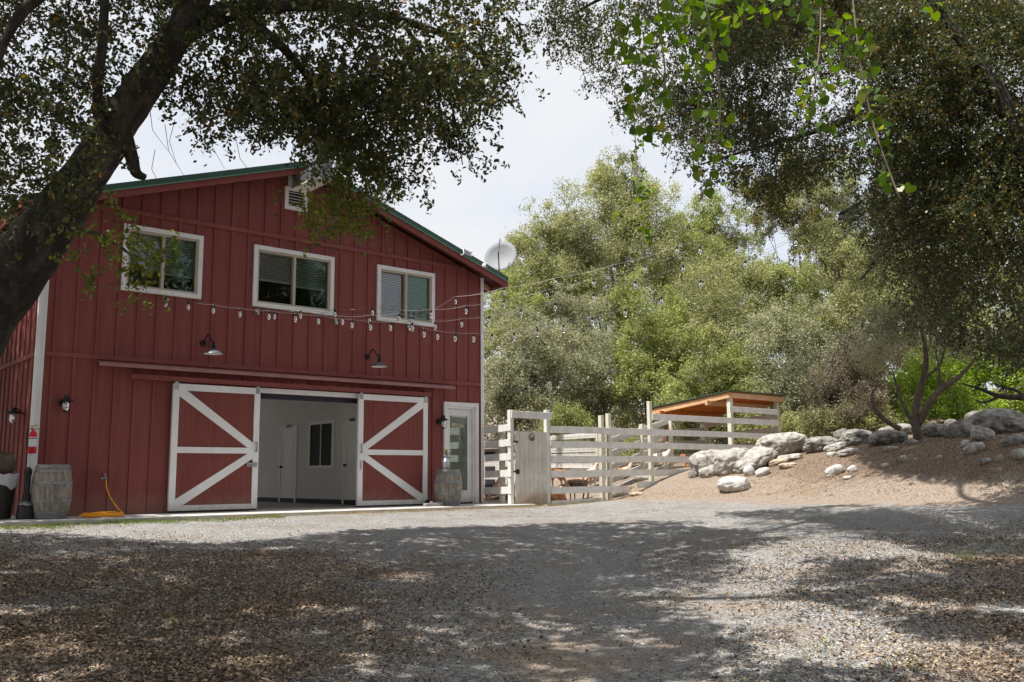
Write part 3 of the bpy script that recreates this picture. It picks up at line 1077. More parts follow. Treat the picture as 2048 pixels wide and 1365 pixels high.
f.build('handle', STEEL, ed)


# ------------------------------------------------------------------ things on the barn
def lantern(x, z, label, yface=True):
    L_ = lempty('wall_lantern', x, -0.02, z, label, 'lantern', 'lanterns on the barn wall')
    og = (x, -0.02, z)
    y = -0.17
    b_ = MB()
    b_.lathe([(0.0, -0.028), (0.055, -0.028), (0.06, 0.0), (0.0, 0.0)], (x, -0.005, z - 0.02), 16, axis='y')
    b_.build('wall_plate', DARKM, L_, og)
    b_ = MB()
    b_.tube([(x, -0.03, z - 0.02), (x, -0.09, z + 0.05), (x, -0.14, z + 0.10), (x, y, z + 0.09)], 0.010, 8)
    b_.build('arm', DARKM, L_, og)
    b_ = MB()
    b_.lathe([(0.0, 0.095), (0.03, 0.092), (0.034, 0.07), (0.03, 0.055), (0.052, 0.035), (0.10, 0.012), (0.104, 0.0), (0.05, 0.0), (0.0, 0.01)],
             (x, y, z), 24)
    b_.build('cap', DARKM, L_, og, smooth=True)
    b_ = MB()
    b_.lathe([(0.035, 0.0), (0.052, -0.04), (0.055, -0.08), (0.045, -0.125), (0.028, -0.15)], (x, y, z), 20)
    b_.build('glass_globe', BULB, L_, og, smooth=True)
    b_ = MB()
    for k_ in range(4):
        a_ = pi / 4 + k_ * pi / 2
        b_.tube([(x + 0.04 * cos(a_), y + 0.04 * sin(a_), z), (x + 0.063 * cos(a_), y + 0.063 * sin(a_), z - 0.05),
                 (x + 0.06 * cos(a_), y + 0.06 * sin(a_), z - 0.10), (x + 0.035 * cos(a_), y + 0.035 * sin(a_), z - 0.155)], 0.004, 5)
    b_.lathe([(0.0, -0.175), (0.03, -0.17), (0.036, -0.155), (0.0, -0.15)], (x, y, z), 16)
    b_.build('cage', DARKM, L_, og)
    return L_


lantern(-8.125, 1.72, 'dark metal wall lantern left of the big doors above the barrel')
lantern(-1.115, 1.66, 'dark caged wall lantern between the right sliding door and the glass door')


def gooseneck(x, z, label):
    """x,z of wall plate"""
    G = lempty('barn_light', x, -0.02, z, label, 'wall light', 'gooseneck lights on the barn front')
    og = (x, -0.02, z)
    b_ = MB(); b_.lathe([(0.0, -0.03), (0.05, -0.03), (0.055, 0.0), (0, 0)], (x, -0.003, z), 16, axis='y')
    b_.build('wall_plate', DARKM, G, og)
    ex, ey = x + 0.02, -0.40
    pts = []
    for i in range(13):
        t = i / 12
        pts.append((x + 0.02 * t, -0.03 - 0.37 * t, z + 0.13 * sin(pi * min(1, t * 1.25)) * (1 if t < 0.8 else 1) - 0.0 * t))
    pts.append((ex, ey, z - 0.06))
    b_ = MB(); b_.tube(pts, 0.011, 8); b_.build('arm', DARKM, G, og, smooth=True)
    b_ = MB()
    b_.lathe([(0.0, 0.0), (0.028, 0.0), (0.034, -0.03), (0.028, -0.05), (0.036, -0.06), (0.036, -0.085), (0.03, -0.10)], (ex, ey, z - 0.03), 18)
    b_.build('socket', DARKM, G, og, smooth=True)
    b_ = MB()
    b_.lathe([(0.03, -0.10), (0.06, -0.115), (0.11, -0.145), (0.15, -0.175), (0.155, -0.185)], (ex, ey, z - 0.03), 28)
    b_.build('shade', GREYM, G, og, smooth=True)
    b_ = MB()
    b_.lathe([(0.152, -0.186), (0.14, -0.178), (0.10, -0.152), (0.05, -0.125), (0.0, -0.12)], (ex, ey, z - 0.03), 28)
    b_.build('shade_lining', CREAM, G, og, smooth=True)


gooseneck(-5.99, 2.80, 'grey gooseneck barn light above the left sliding door')
gooseneck(-2.79, 2.81, 'grey gooseneck barn light above the right sliding door')

# solar panel and security camera on the rake board
def on_front(px, py, d):
    r = ray(px, py)
    P0 = RC + N * d
    t = ((P0 - CAM) @ N) / (r @ N)
    P = CAM + r * t
    return (P - RC) @ U, P[2]


x, z = on_front(933, 506, 0.48)
S = lempty('solar_panel', x, -0.44, z, 'small white framed solar panel on the right rake of the roof', 'solar panel')
og = (x, -0.44, z)
b_ = MB(); b_.beam((x - 0.10, -0.50, z + 0.03), (x + 0.10, -0.50, z - 0.02), 0.014, 0.13, up=(0, 0.5, 1)); b_.build('frame', WHITEP, S, og, bevel=0.004)
b_ = MB(); b_.beam((x - 0.085, -0.509, z + 0.028), (x + 0.085, -0.509, z - 0.016), 0.004, 0.10, up=(0, 0.5, 1)); b_.build('cells', mat('solar_cells', (0.12, 0.10, 0.16), 0.2), S, og)
b_ = MB(); b_.tube([(x - 0.09, -0.42, z - 0.05), (x - 0.09, -0.47, z - 0.05), (x - 0.06, -0.49, z - 0.02)], 0.012, 8); b_.build('bracket', WHITEP, S, og)
x, z = on_front(970, 531, 0.52)
S = lempty('security_camera', x, -0.43, z, 'small white security camera near the right end of the rake', 'camera')
og = (x, -0.43, z)
b_ = MB(); b_.box(x - 0.04, x + 0.04, -0.58, -0.47, z - 0.045, z + 0.045); b_.build('body', WHITEP, S, og, bevel=0.02)
b_ = MB(); b_.lathe([(0.0, -0.012), (0.022, -0.012), (0.022, 0.0), (0, 0)], (x, -0.582, z - 0.015), 14, axis='y'); b_.build('lens', BLACKP, S, og)
b_ = MB(); b_.tube([(x, -0.425, z + 0.02), (x, -0.48, z + 0.02)], 0.012, 8); b_.build('bracket', WHITEP, S, og)

# satellite dish behind the roof edge
P = W(1003, 516, 22.0)
dish = empty('satellite_dish', P, 0, 'pale grey satellite dish behind the right end of the roof', 'satellite dish')
b_ = MB()
dirv = Vector((-0.25, -0.93, 0.28)).normalized()
qd = dirv.to_track_quat('Z', 'Y')
prof = [(0.0, 0.0), (0.1, 0.006), (0.2, 0.025), (0.3, 0.055), (0.40, 0.10), (0.405, 0.092), (0.3, 0.045), (0.0, -0.012)]
tmp = MB(); tmp.lathe(prof, (0, 0, 0), 40)
b_.v = [tuple(qd @ Vector(q)) for q in tmp.v]; b_.f = tmp.f
b_.build('dish', mat('pale_dish', (0.30, 0.31, 0.325), 0.8, spec=0.1), dish, smooth=True)
b_ = MB(); b_.tube([qd @ Vector((0, -0.40, 0.10)), qd @ Vector((0.05, -0.1, 0.45)), qd @ Vector((0.05, 0.28, 0.40))], 0.014, 8)
b_.build('feed_arm', DARKM, dish)
b_ = MB(); b_.tube([qd @ Vector((0, 0, -0.01)), qd @ Vector((0, 0, -0.12)), Vector((-0.15, 0.25, -0.3)), Vector((-0.75, 0.1, -0.45))], 0.025, 8)
b_.build('mast', STEEL, dish)

# floodlights on wall where the strings start
for px, py, lb in ((514, 624, 'small clear junction light under the middle window'), (672, 643, 'small clear junction light right of the middle window'),
                   (818, 656, 'small junction light under the right window')):
    x, z = on_front(px, py, 0.03)
    F_ = lempty('junction_light', x, -0.002, z, lb, 'wall light', 'junction lights on the upper wall')
    b_ = MB(); b_.box(x - 0.035, x + 0.035, -0.03, -0.002, z, z + 0.05); b_.build('base', STEEL, F_, (x, -0.002, z), bevel=0.005)
    b_ = MB(); b_.box(x - 0.03, x + 0.03, -0.06, -0.008, z - 0.06, z - 0.001); b_.build('lens', BULB, F_, (x, -0.002, z), bevel=0.01)


# barrels
def barrel(x, y, r0, rm_, h, label):
    B = lempty('wine_barrel', x, y, 0.0, label, 'barrel', 'old wine barrels on the slab')
    og = (x, y, 0)
    n = 14
    prof = []
    for i in range(n + 1):
        t = i / n
        prof.append((r0 + (rm_ - r0) * (1 - (2 * t - 1) ** 2), 0.004 + t * h))
    b_ = MB()
    seg = 72
    base = len(b_.v)
    for (r, z_) in prof:
        for j in range(seg):
            a_ = 2 * pi * j / seg
            rr = r - (0.006 if j % 3 == 0 else 0)
            b_.v.append((x + rr * cos(a_), y + rr * sin(a_), z_))
    for k_ in range(n):
        for j in range(seg):
            j2 = (j + 1) % seg
            b_.f.append((base + k_ * seg + j, base + k_ * seg + j2, base + (k_ + 1) * seg + j2, base + (k_ + 1) * seg + j))
    b_.build('staves', BARREL, B, og)
    b_ = MB(); b_.lathe([(0, h - 0.03), (r0 - 0.012, h - 0.03), (r0 - 0.012, h + 0.0)], (x, y, 0), 36); b_.build('lid', BARREL, B, og)

    def rad(z_):
        t = (z_ - 0.004) / h
        return r0 + (rm_ - r0) * (1 - (2 * t - 1) ** 2)
    for zc in (0.03, 0.105, 0.30, 0.60, 0.795, 0.87):
        zc = zc * h / 0.9
        b_ = MB(); b_.lathe([(rad(zc - 0.02) + 0.001, zc - 0.02), (rad(zc - 0.02) + 0.006, zc - 0.02), (rad(zc + 0.02) + 0.006, zc + 0.02), (rad(zc + 0.02) + 0.001, zc + 0.02)], (x, y, 0), 36)
        b_.build('hoop', HOOP, B, og)


barrel(-8.36, -0.62, 0.215, 0.268, 0.76, 'weathered grey wine barrel beside the downspout at the left corner')
barrel(-1.33, -0.62, 0.215, 0.272, 0.68, 'weathered grey wine barrel by the glass door with a milk can on it')
# milk can and flowers
x, y, z = -1.40, -0.64, 0.686
K = lempty('milk_can', x, y, z, 'old galvanised milk can with dried flowers on top of the right barrel', 'milk can')
b_ = MB(); b_.lathe([(0, 0.0), (0.075, 0.0), (0.082, 0.01), (0.082, 0.14), (0.078, 0.155), (0.05, 0.20), (0.042, 0.215), (0.045, 0.245), (0.055, 0.26), (0.048, 0.255), (0.0, 0.23)], (x, y, z), 24)
b_.build('can', STEEL, K, (x, y, z), smooth=True)
b_ = MB()
for s_ in (-1, 1):
    b_.tube([(x + s_ * 0.05, y, z + 0.215), (x + s_ * 0.095, y, z + 0.21), (x + s_ * 0.095, y, z + 0.16), (x + s_ * 0.078, y, z + 0.15)], 0.006, 6)
b_.build('handle', STEEL, K, (x, y, z))
b_ = MB()
for i in range(26):
    a_ = random.uniform(0, 2 * pi); rr = random.uniform(0.01, 0.11); hh = random.uniform(0.29, 0.40)
    b_.tube([(x, y, z + 0.24), (x + rr * 0.6 * cos(a_), y + rr * 0.6 * sin(a_), z + hh - 0.04), (x + rr * cos(a_), y + rr * sin(a_), z + hh)], 0.003, 4)
    c_ = (x + rr * cos(a_), y + rr * sin(a_), z + hh)
    b_.lathe([(0.0, -0.012), (0.014, -0.004), (0.014, 0.006), (0, 0.012)], c_, 6)
fl = b_.build('dried_flowers', mat('dried_flowers', (0.42, 0.36, 0.16), 0.8, island=0.5, color2=(0.20, 0.17, 0.10), noise=30), None, (x, y, z))
fl.location = L2W(x, y, z); fl.rotation_euler = (0, 0, ANG)
tag(fl, 'bunch of dried yellow flowers standing in the milk can', 'flowers')
# small weights beside barrel
x, y = -1.80, -0.74
b_ = MB(); b_.box(x - 0.16, x + 0.10, y - 0.05, y + 0.05, 0.0, 0.06); b_.box(x + 0.115, x + 0.23, y - 0.06, y + 0.05, 0.0, 0.075)
b_.lathe([(0.0, 0.06), (0.03, 0.06), (0.035, 0.085), (0.0, 0.09)], (x, y, 0), 10)
o = b_.build('grey_block', mat('grey_block_stone', (0.22, 0.21, 0.20), 0.8, color2=(0.32, 0.30, 0.28), noise=12), None, (x, y, 0), bevel=0.012)
o.location = L2W(x, y, 0); o.rotation_euler = (0, 0, ANG)
tag(o, 'low grey stone block on the slab left of the right barrel', 'block')
b_ = MB(); b_.lathe([(0.0, -0.02), (0.045, -0.02), (0.05, 0.0), (0.045, 0.02), (0, 0.02)], (-1.50, -0.17, 0.056), 16, axis='y')
b_.box(-1.53, -1.47, -0.185, -0.155, 0.05, 0.10)
o = b_.build('door_roller', BLACKP, barn)

# fire extinguisher
x, y, z = -8.545, -0.155, 0.93
E_ = lempty('fire_extinguisher', x, y, z, 'red fire extinguisher hung on the white corner trim', 'fire extinguisher')
og = (x, y, z)
b_ = MB(); b_.lathe([(0, 0.0), (0.05, 0.0), (0.056, 0.012), (0.056, 0.27), (0.045, 0.305), (0.02, 0.325), (0.018, 0.35), (0, 0.35)], (x, y, z), 24); b_.build('cylinder', REDGLOSS, E_, og, smooth=True)
b_ = MB(); b_.lathe([(0.0575, 0.10), (0.0575, 0.215)], (x, y, z), 24); b_.lathe([(0.0575, 0.225), (0.0575, 0.24)], (x, y, z), 24); b_.build('label_band', WHITEP, E_, og)
b_ = MB(); b_.lathe([(0.0585, 0.214), (0.0585, 0.226)], (x, y, z), 24); b_.box(x - 0.02, x + 0.02, y + 0.05, y + 0.12, z + 0.2, z + 0.3); b_.build('strap', BLACKP, E_, og)
b_ = MB(); b_.tube([(x - 0.0, y, z + 0.35), (x + 0.05, y - 0.01, z + 0.37), (x + 0.09, y - 0.01, z + 0.355)], 0.009, 6); b_.tube([(x, y, z + 0.365), (x - 0.05, y, z + 0.40), (x + 0.06, y, z + 0.41)], 0.007, 6); b_.build('valve', mat('brass', (0.45, 0.35, 0.18), 0.4, 0.8), E_, og)
b_ = MB(); b_.tube([(x - 0.01, y, z + 0.36), (x - 0.075, y, z + 0.36), (x - 0.085, y, z + 0.25), (x - 0.07, y - 0.01, z + 0.06)], 0.009, 8); b_.build('hose', BLACKP, E_, og, smooth=True)

# ash stand
x, y = -8.68, -0.60
A_ = lempty('ash_stand', x, y, 0.0, 'black smokers ash stand beside the left barrel', 'ash stand')
b_ = MB(); b_.lathe([(0, 0), (0.115, 0.0), (0.12, 0.02), (0.105, 0.19), (0.0, 0.19)], (x, y, 0), 24); b_.build('base', BLACKP, A_, (x, y, 0), smooth=False)
b_ = MB(); b_.lathe([(0.107, 0.202), (0.11, 0.21), (0.055, 0.245), (0.05, 0.25)], (x, y, 0), 24); b_.build('rim', STEEL, A_, (x, y, 0))
b_ = MB(); b_.lathe([(0.055, 0.246), (0.05, 0.34), (0.042, 0.36), (0.042, 0.62), (0.052, 0.63), (0.052, 0.69), (0.02, 0.73), (0, 0.73)], (x, y, 0), 20); b_.build('stem', BLACKP, A_, (x, y, 0), smooth=True)

# spigot and hose
x, z = -7.47, 0.565
S_ = lempty('spigot', x, -0.0, z, 'brass garden tap on the red wall above the coiled hose', 'tap')
og = (x, 0, z)
b_ = MB(); b_.tube([(x, 0.0, z + 0.02), (x, -0.09, z + 0.02), (x + 0.005, -0.11, z - 0.03)], 0.014, 8)
b_.lathe([(0.03, 0.055), (0.03, 0.065), (0.0, 0.065)], (x, -0.05, z), 12); b_.tube([(x, -0.05, z + 0.02), (x, -0.05, z + 0.06)], 0.006, 6)
b_.tube([(x - 0.06, -0.06, z - 0.01), (x, -0.06, z + 0.01)], 0.012, 6)
b_.build('tap_body', STEEL, S_, og)
H_ = MB()
pts = [(x + 0.005, -0.11, z - 0.03)]
for i in range(1, 9):
    t = i / 8
    pts.append((x + 0.0 + 0.13 * t ** 2.2, -0.11 - 0.50 * t ** 1.8, (z - 0.03) * (1 - t) + 0.03 * t))
cx_, cy_ = x - 0.24, -0.85
ph0 = atan2(-0.61 - cy_, x + 0.13 - cx_)
nt_ = 5
for i in range(1, nt_ * 22):
    t = i / (nt_ * 22)
    a_ = ph0 + t * nt_ * 2 * pi
    r = 0.235 - 0.012 * sin(t * 9) - 0.05 * t + 0.015 * sin(a_ * 2 + t * 6)
    pts.append((cx_ + r * 1.25 * cos(a_) + 0.03 * sin(t * 17), cy_ + r * sin(a_) + 0.02 * cos(t * 13), 0.018 + 0.05 * t + 0.012 * sin(a_ * 1.5)))
H_.tube(pts, 0.012, 8)
o = H_.build('garden_hose', HOSE, None, (cx_, cy_, 0), smooth=True)
o.location = L2W(cx_, cy_, 0); o.rotation_euler = (0, 0, ANG)
tag(o, 'yellow orange garden hose hanging from the tap and coiled on the slab', 'hose')

# bins by the left side wall
bp_ = hit_ground(14, 1034, 0.06)
lx_, ly_ = (bp_ - RC) @ U, -(bp_ - RC) @ N
lx_, ly_ = -9.03, -0.30
T_ = lempty('trash_bin', lx_, ly_, 0, 'dark bin with a crumpled white liner at the left edge', 'bin')
og = (lx_, ly_, 0)
b_ = MB(); b_.lathe([(0, 0.01), (0.23, 0.01), (0.27, 0.50), (0.285, 0.62), (0.26, 0.62), (0.255, 0.5)], (lx_, ly_, 0), 4 * 7); b_.build('bin_body', mat('dark_brown_plastic', (0.022, 0.018, 0.016), 0.6), T_, og)
b_ = MB()
seg = 40
base = 0
rows = [(0.262, 0.60), (0.292, 0.635), (0.300, 0.56), (0.296, 0.47)]
for ri, (r, z_) in enumerate(rows):
    for j in range(seg):
        a_ = 2 * pi * j / seg
        wob = 0.05 * sin(a_ * 3 + 1) * (ri == 3) + 0.015 * sin(a_ * 11 + ri) + random.uniform(-0.008, 0.008)
        b_.v.append((lx_ + (r + wob * 0.3) * cos(a_), ly_ + (r + wob * 0.3) * sin(a_), z_ + wob))
for k_ in range(3):
    for j in range(seg):
        j2 = (j + 1) % seg
        b_.f.append((k_ * seg + j, k_ * seg + j2, (k_ + 1) * seg + j2, (k_ + 1) * seg + j))
b_.build('liner', mat('white_liner', (0.5, 0.5, 0.54), 0.35), T_, og, smooth=True)
Bg = lempty('paper_sack', lx_, ly_, 0.66, 'crumpled brown sack resting on top of the dark bin', 'bag')
og = (lx_, ly_, 0.66)
b_ = MB()
nn = 24; rows = [(0.0, 0.0), (0.21, 0.0), (0.24, 0.08), (0.235, 0.18), (0.20, 0.25), (0.17, 0.28), (0.185, 0.305), (0.14, 0.29)]
for ri, (r, z_) in enumerate(rows):
    for j in range(nn):
        a_ = 2 * pi * j / nn
        wob = 1 + 0.10 * mnoise.noise(Vector((cos(a_) * 1.5, sin(a_) * 1.5, z_ * 6)))
        b_.v.append((lx_ + r * wob * cos(a_) * 1.1, ly_ + r * wob * sin(a_) * 0.9, 0.64 + z_ + (0.02 * sin(a_ * 3 + 1) if ri > 3 else 0)))
for k_ in range(len(rows) - 1):
    for j in range(nn):
        j2 = (j + 1) % nn
        b_.f.append((k_ * nn + j, k_ * nn + j2, (k_ + 1) * nn + j2, (k_ + 1) * nn + j))
b_.build('sack_body', mat('brown_sack', (0.13, 0.095, 0.065), 0.9, color2=(0.08, 0.055, 0.04), noise=8, bump=0.5, bscale=15), Bg, og, smooth=True)

# lantern on the left side wall
x, y, z = -8.52, 0.55, 1.55
L_ = empty('wall_lantern', L2W(x, y, z), ANG, 'dim wall lantern on the shaded left side wall at the picture edge', 'lantern', 'lanterns on the barn wall')
b_ = MB(); b_.tube([(x, y, z - 0.02), (x - 0.09, y, z + 0.06), (x - 0.15, y, z + 0.09)], 0.011, 8); b_.build('arm', DARKM, L_, (x, y, z))
b_ = MB(); b_.lathe([(0.0, 0.095), (0.03, 0.092), (0.03, 0.055), (0.10, 0.012), (0.104, 0.0), (0.0, 0.01)], (x - 0.16, y, z), 20); b_.build('cap', DARKM, L_, (x, y, z), smooth=True)
b_ = MB(); b_.lathe([(0.035, 0.0), (0.055, -0.08), (0.028, -0.15), (0, -0.15)], (x - 0.16, y, z), 16); b_.build('glass_globe', BULB, L_, (x, y, z), smooth=True)


# ------------------------------------------------------------------ string lights
def vplane(px, py, A, B):
    """pixel ray meets the vertical plane through A and B"""
    r = ray(px, py)
    d = np.array([B[0] - A[0], B[1] - A[1]])
    n2 = np.array([-d[1], d[0]])
    t = (n2 @ (A[:2] - CAM[:2])) / (n2 @ r[:2])
    return CAM + r * t


END = W(1760, 392, 16.5)
bulbproto = {}


def bulb_parts(parent, p):
    if not bulbproto:
        s1 = MB(); s1.lathe([(0.0, 0.0), (0.017, 0.0), (0.019, -0.02), (0.019, -0.05), (0.015, -0.055), (0, -0.055)], (0, 0, 0), 10)
        s2 = MB(); s2.lathe([(0.014, -0.056), (0.020, -0.07), (0.029, -0.095), (0.031, -0.115), (0.024, -0.14), (0.010, -0.152), (0.0, -0.155)], (0, 0, 0), 12)
        s3 = MB(); s3.lathe([(0.0, -0.056), (0.006, -0.06), (0.006, -0.12), (0, -0.125)], (0, 0, 0), 6)
        for nm, mb_, mt in (('socket', s1, BLACKP), ('bulb', s2, BULB), ('filament', s3, FILAMENT)):
            o_ = mb_.build(nm, mt, parent, smooth=True)
            bulbproto[nm] = o_.data
            bpy.data.objects.remove(o_)
    q = p - np.array(parent.location)
    so_ = bpy.data.objects.new('socket', bulbproto['socket']); COL.objects.link(so_); so_.parent = parent; so_.location = q
    bo = bpy.data.objects.new('bulb', bulbproto['bulb']); COL.objects.link(bo); bo.parent = parent; bo.location = q
    fo = bpy.data.objects.new('filament', bulbproto['filament']); COL.objects.link(fo); fo.parent = bo


def strand(bulbs, start, A, label, endpx):
    B = END
    pts2 = [start] + bulbs + [endpx]
    P3 = [vplane(px, py - 7, A, B) for px, py in pts2]
    R_ = empty('string_lights', P3[0], 0, label, 'string lights', 'strings of bulbs from the barn to the trees')
    # cable with small sags, pale support wire
    path = []
    for i in range(len(P3) - 1):
        a, b = P3[i], P3[i + 1]
        ln = np.linalg.norm(b - a)
        for k_ in range(6):
            t = k_ / 6
            path.append(a * (1 - t) + b * t - np.array([0, 0, 0.035 * min(1, ln) * sin(pi * t)]) + np.array([0, 0, 0.0]))
    path.append(P3[-1])
    c_ = MB(); c_.tube([p - P3[0] for p in path], 0.0034, 5)
    c_.build('cable', CABLEP, R_)
    c_ = MB(); c_.tube([p - P3[0] + np.array([0, 0, 0.02]) for p in P3], 0.0022, 4)
    c_.build('support_wire', CABLE, R_)
    for p in P3[1:-1]:
        bulb_parts(R_, p)


def wallA(px, py):
    x_, z_ = on_front(px, py, 0.12)
    return L2W(x_, -0.12, z_)


strand([(332, 604), (377, 610), (427, 617), (480, 624), (538, 629), (591, 634), (637, 638), (704, 646), (741, 650), (781, 651), (825, 652), (848, 664),
        (875, 669), (910, 673), (947, 674), (984, 674), (1028, 672), (1075, 664), (1127, 656), (1184, 641), (1250, 624), (1323, 600), (1401, 567), (1490, 528), (1591, 483)],
       (316, 597), wallA(316, 597), 'lowest string of clear bulbs starting under the left window', (1740, 420))
strand([(549, 630), (601, 628), (685, 640), (739, 638), (798, 634), (824, 640), (870, 650), (923, 645), (978, 639), (1042, 625), (1110, 612), (1187, 594),
        (1271, 569), (1366, 537), (1473, 500), (1593, 450)], (512, 622), wallA(512, 622), 'second lowest string of bulbs starting under the middle window', (1740, 408))
strand([(670, 626), (745, 622), (862, 627), (932, 619), (1008, 607), (1094, 587), (1187, 565), (1289, 537), (1400, 500), (1526, 456), (1652, 416)],
       (640, 636), wallA(640, 636), 'third string of bulbs crossing just below the right window', (1740, 400))
strand([(911, 601), (1008, 583), (1112, 563), (1228, 537), (1354, 500), (1493, 456), (1643, 410)], (808, 655), wallA(808, 655),
       'highest string of bulbs rising from the right window towards the trees', (1750, 390))
fb = W(1705, 420, 16.6)
FB = empty('spot_fixture', fb, 0, 'dark twin spotlight hanging in the leaves where the bulb strings end', 'spotlight')
b_ = MB(); b_.beam((-0.25, 0, -0.10), (0.2, 0, 0.16), 0.07, 0.07); b_.build('body', DARKM, FB, bevel=0.01)
b_ = MB(); b_.lathe([(0, -0.03), (0.05, -0.03), (0.06, 0.04), (0, 0.04)], (-0.22, -0.04, -0.16), 12); b_.lathe([(0, -0.03), (0.05, -0.03), (0.06, 0.04), (0, 0.04)], (0.02, -0.04, -0.05), 12); b_.build('lamp_head', GREYM, FB)


# ------------------------------------------------------------------ gate and fences
FD = -1.0     # local y of the front fence line


def fz(lx_, ly_):
    p = L2W(lx_, ly_, 0)
    return float(GZ(p[0], p[1]))


def postp(root, x, y, z1, og, w_=0.09, m_=None, z0=None, nm='post'):
    b = MB()
    zb = fz(x, y) - 0.15 if z0 is None else z0
    b.box(x - w_ / 2, x + w_ / 2, y, y + w_, zb, z1)
    return b.build(nm, m_ or POSTW, root, og, bevel=0.006)


def wiremesh(root, p0, p1, z0, z1, og, dx=0.055, dz=0.055, r=0.0016):
    b = MB()
    p0 = np.array(p0, float); p1 = np.array(p1, float)
    L_ = np.linalg.norm(p1[:2] - p0[:2])
    n = int(L_ / dx)
    for i in range(n + 1):
        t = i / n
        x_ = p0[0] + (p1[0] - p0[0]) * t; y_ = p0[1] + (p1[1] - p0[1]) * t
        a, c = z0 + p0[2] + (p1[2] - p0[2]) * t, z1 + p0[2] + (p1[2] - p0[2]) * t
        b.tube([(x_, y_, a), (x_, y_, c)], r, 3, cap=False)
    k_ = int((z1 - z0) / dz)
    for i in range(k_ + 1):
        z_ = z0 + (z1 - z0) * i / k_
        b.tube([(p0[0], p0[1], z_ + p0[2]), (p1[0], p1[1], z_ + p1[2])], r, 3, cap=False)
    return b.build('wire_mesh', WIRE, root, og)


# perpendicular section between the barn corner and the gate
og = (0.10, -0.5, 0)
SF = lempty('board_fence', *og, 'short white board fence between the barn corner and the gate', 'fence', 'white board fences of the goat pen')
for zc in (0.265, 0.595, 0.925, 1.20, 1.50):
    b_ = MB(); b_.beam((0.045, -0.035, zc - 0.01), (-0.094, -1.035, zc + 0.01), 0.024, 0.14); b_.build('board', FENCEW, SF, og, bevel=0.003)
postp(SF, 0.06, -0.62, 1.5, og)
wiremesh(SF, (-0.06, -0.95, 0), (0.07, 0.0, 0), 0.05, 1.5, og)

# gate
og = (0.05, FD, 0)
GT = lempty('gate', *og, 'white plank goat pen gate with a tall crossbar frame and round plaque', 'gate')
zg = fz(0, FD)
GX0, GX1 = 0.0, 0.895
for xx, zt in ((-0.035, 1.86), (0.94, 1.90)):
    postp(GT, xx, FD - 0.0, zt, og, 0.09, FENCEW)
b_ = MB(); b_.box(-0.06, 1.03, FD - 0.032, FD - 0.002, 1.70, 1.84); b_.build('crossbar', FENCEW, GT, og, bevel=0.004)
b_ = MB()
n = 7
wd = (GX1 - 0.02 - (GX0 + 0.02)) / n
for i in range(n):
    xa = GX0 + 0.02 + i * wd
    b_.box(xa + 0.002, xa + wd - 0.002, FD - 0.025, FD - 0.004, zg + 0.03, 1.435)
pn = b_.build('plank_panel', DIRTYW, GT, og, bevel=0.003)
b_ = MB()
for z_ in (0.35, 0.9, 1.30):
    b_.box(GX0 + 0.02, GX1 - 0.02, FD - 0.003, FD + 0.03, z_ - 0.045, z_ + 0.045)
b_.build('rail', FENCEW, pn, og)
for z_ in (1.22, 0.0):
    b_ = MB(); b_.box(GX0 - 0.02, GX0 + 0.10, FD - 0.034, FD - 0.026, z_ - 0.012 + (0.0), z_ + 0.022)
    if z_ > 0.1: b_.build('hinge', DARKM, GT, og)
b_ = MB(); b_.box(-0.03, 0.12, FD - 0.04, FD - 0.026, 0.62, 0.65); b_.box(0.05, 0.11, FD - 0.055, FD - 0.026, 0.59, 0.68); b_.build('latch', DARKM, GT, og, bevel=0.004)
b_ = MB(); b_.lathe([(0, -0.012), (0.075, -0.012), (0.078, 0), (0, 0)], (0.47, FD - 0.026, 1.325), 28, axis='y'); pq = b_.build('plaque', mat('plaque_brown', (0.16, 0.075, 0.04), 0.6), GT, og)
b_ = MB(); b_.lathe([(0, -0.003), (0.064, -0.003), (0.064, 0)], (0.47, FD - 0.0385, 1.325), 28, axis='y'); b_.build('plaque_face', mat('plaque_cream', (0.55, 0.50, 0.44), 0.6), pq, og)
b_ = MB()   # two little goat shapes standing on a dark hill
yy = FD - 0.0445
b_.prism([(0.41, 1.30), (0.425, 1.285), (0.445, 1.272), (0.47, 1.264), (0.495, 1.272), (0.515, 1.285), (0.53, 1.30), (0.47, 1.312)], yy, yy + 0.002)
for gx in (0.438, 0.488):
    b_.prism([(gx, 1.322), (gx + 0.026, 1.322), (gx + 0.026, 1.340), (gx, 1.340)], yy, yy + 0.002)
    b_.prism([(gx + 0.018, 1.338), (gx + 0.032, 1.342), (gx + 0.030, 1.356), (gx + 0.02, 1.352)], yy - 0.0005, yy + 0.0015)
    b_.box(gx + 0.001, gx + 0.005, yy, yy + 0.0015, 1.305, 1.323); b_.box(gx + 0.020, gx + 0.024, yy, yy + 0.0015, 1.305, 1.323)
b_.build('plaque_emblem', mat('plaque_dark', (0.07, 0.03, 0.02), 0.6), pq, og)

# front fence
og = (4.2, FD, 0)
FF = lempty('board_fence', *og, 'long white board fence running right from the gate to the shelter', 'fence', 'white board fences of the goat pen')
def fboard(x0, x1, zc0, zc1, h=0.14, y=FD - 0.028, root=None, ogg=None, m_=None):
    b = MB()
    zc0 += random.uniform(-0.008, 0.008); zc1 += random.uniform(-0.008, 0.008)
    b.prism([(x0, zc0 - h / 2), (x1, zc1 - h / 2), (x1, zc1 + h / 2), (x0, zc0 + h / 2)], y, y + 0.024)
    return b.build('board', m_ or FENCEW, root or FF, ogg or og, bevel=0.003)


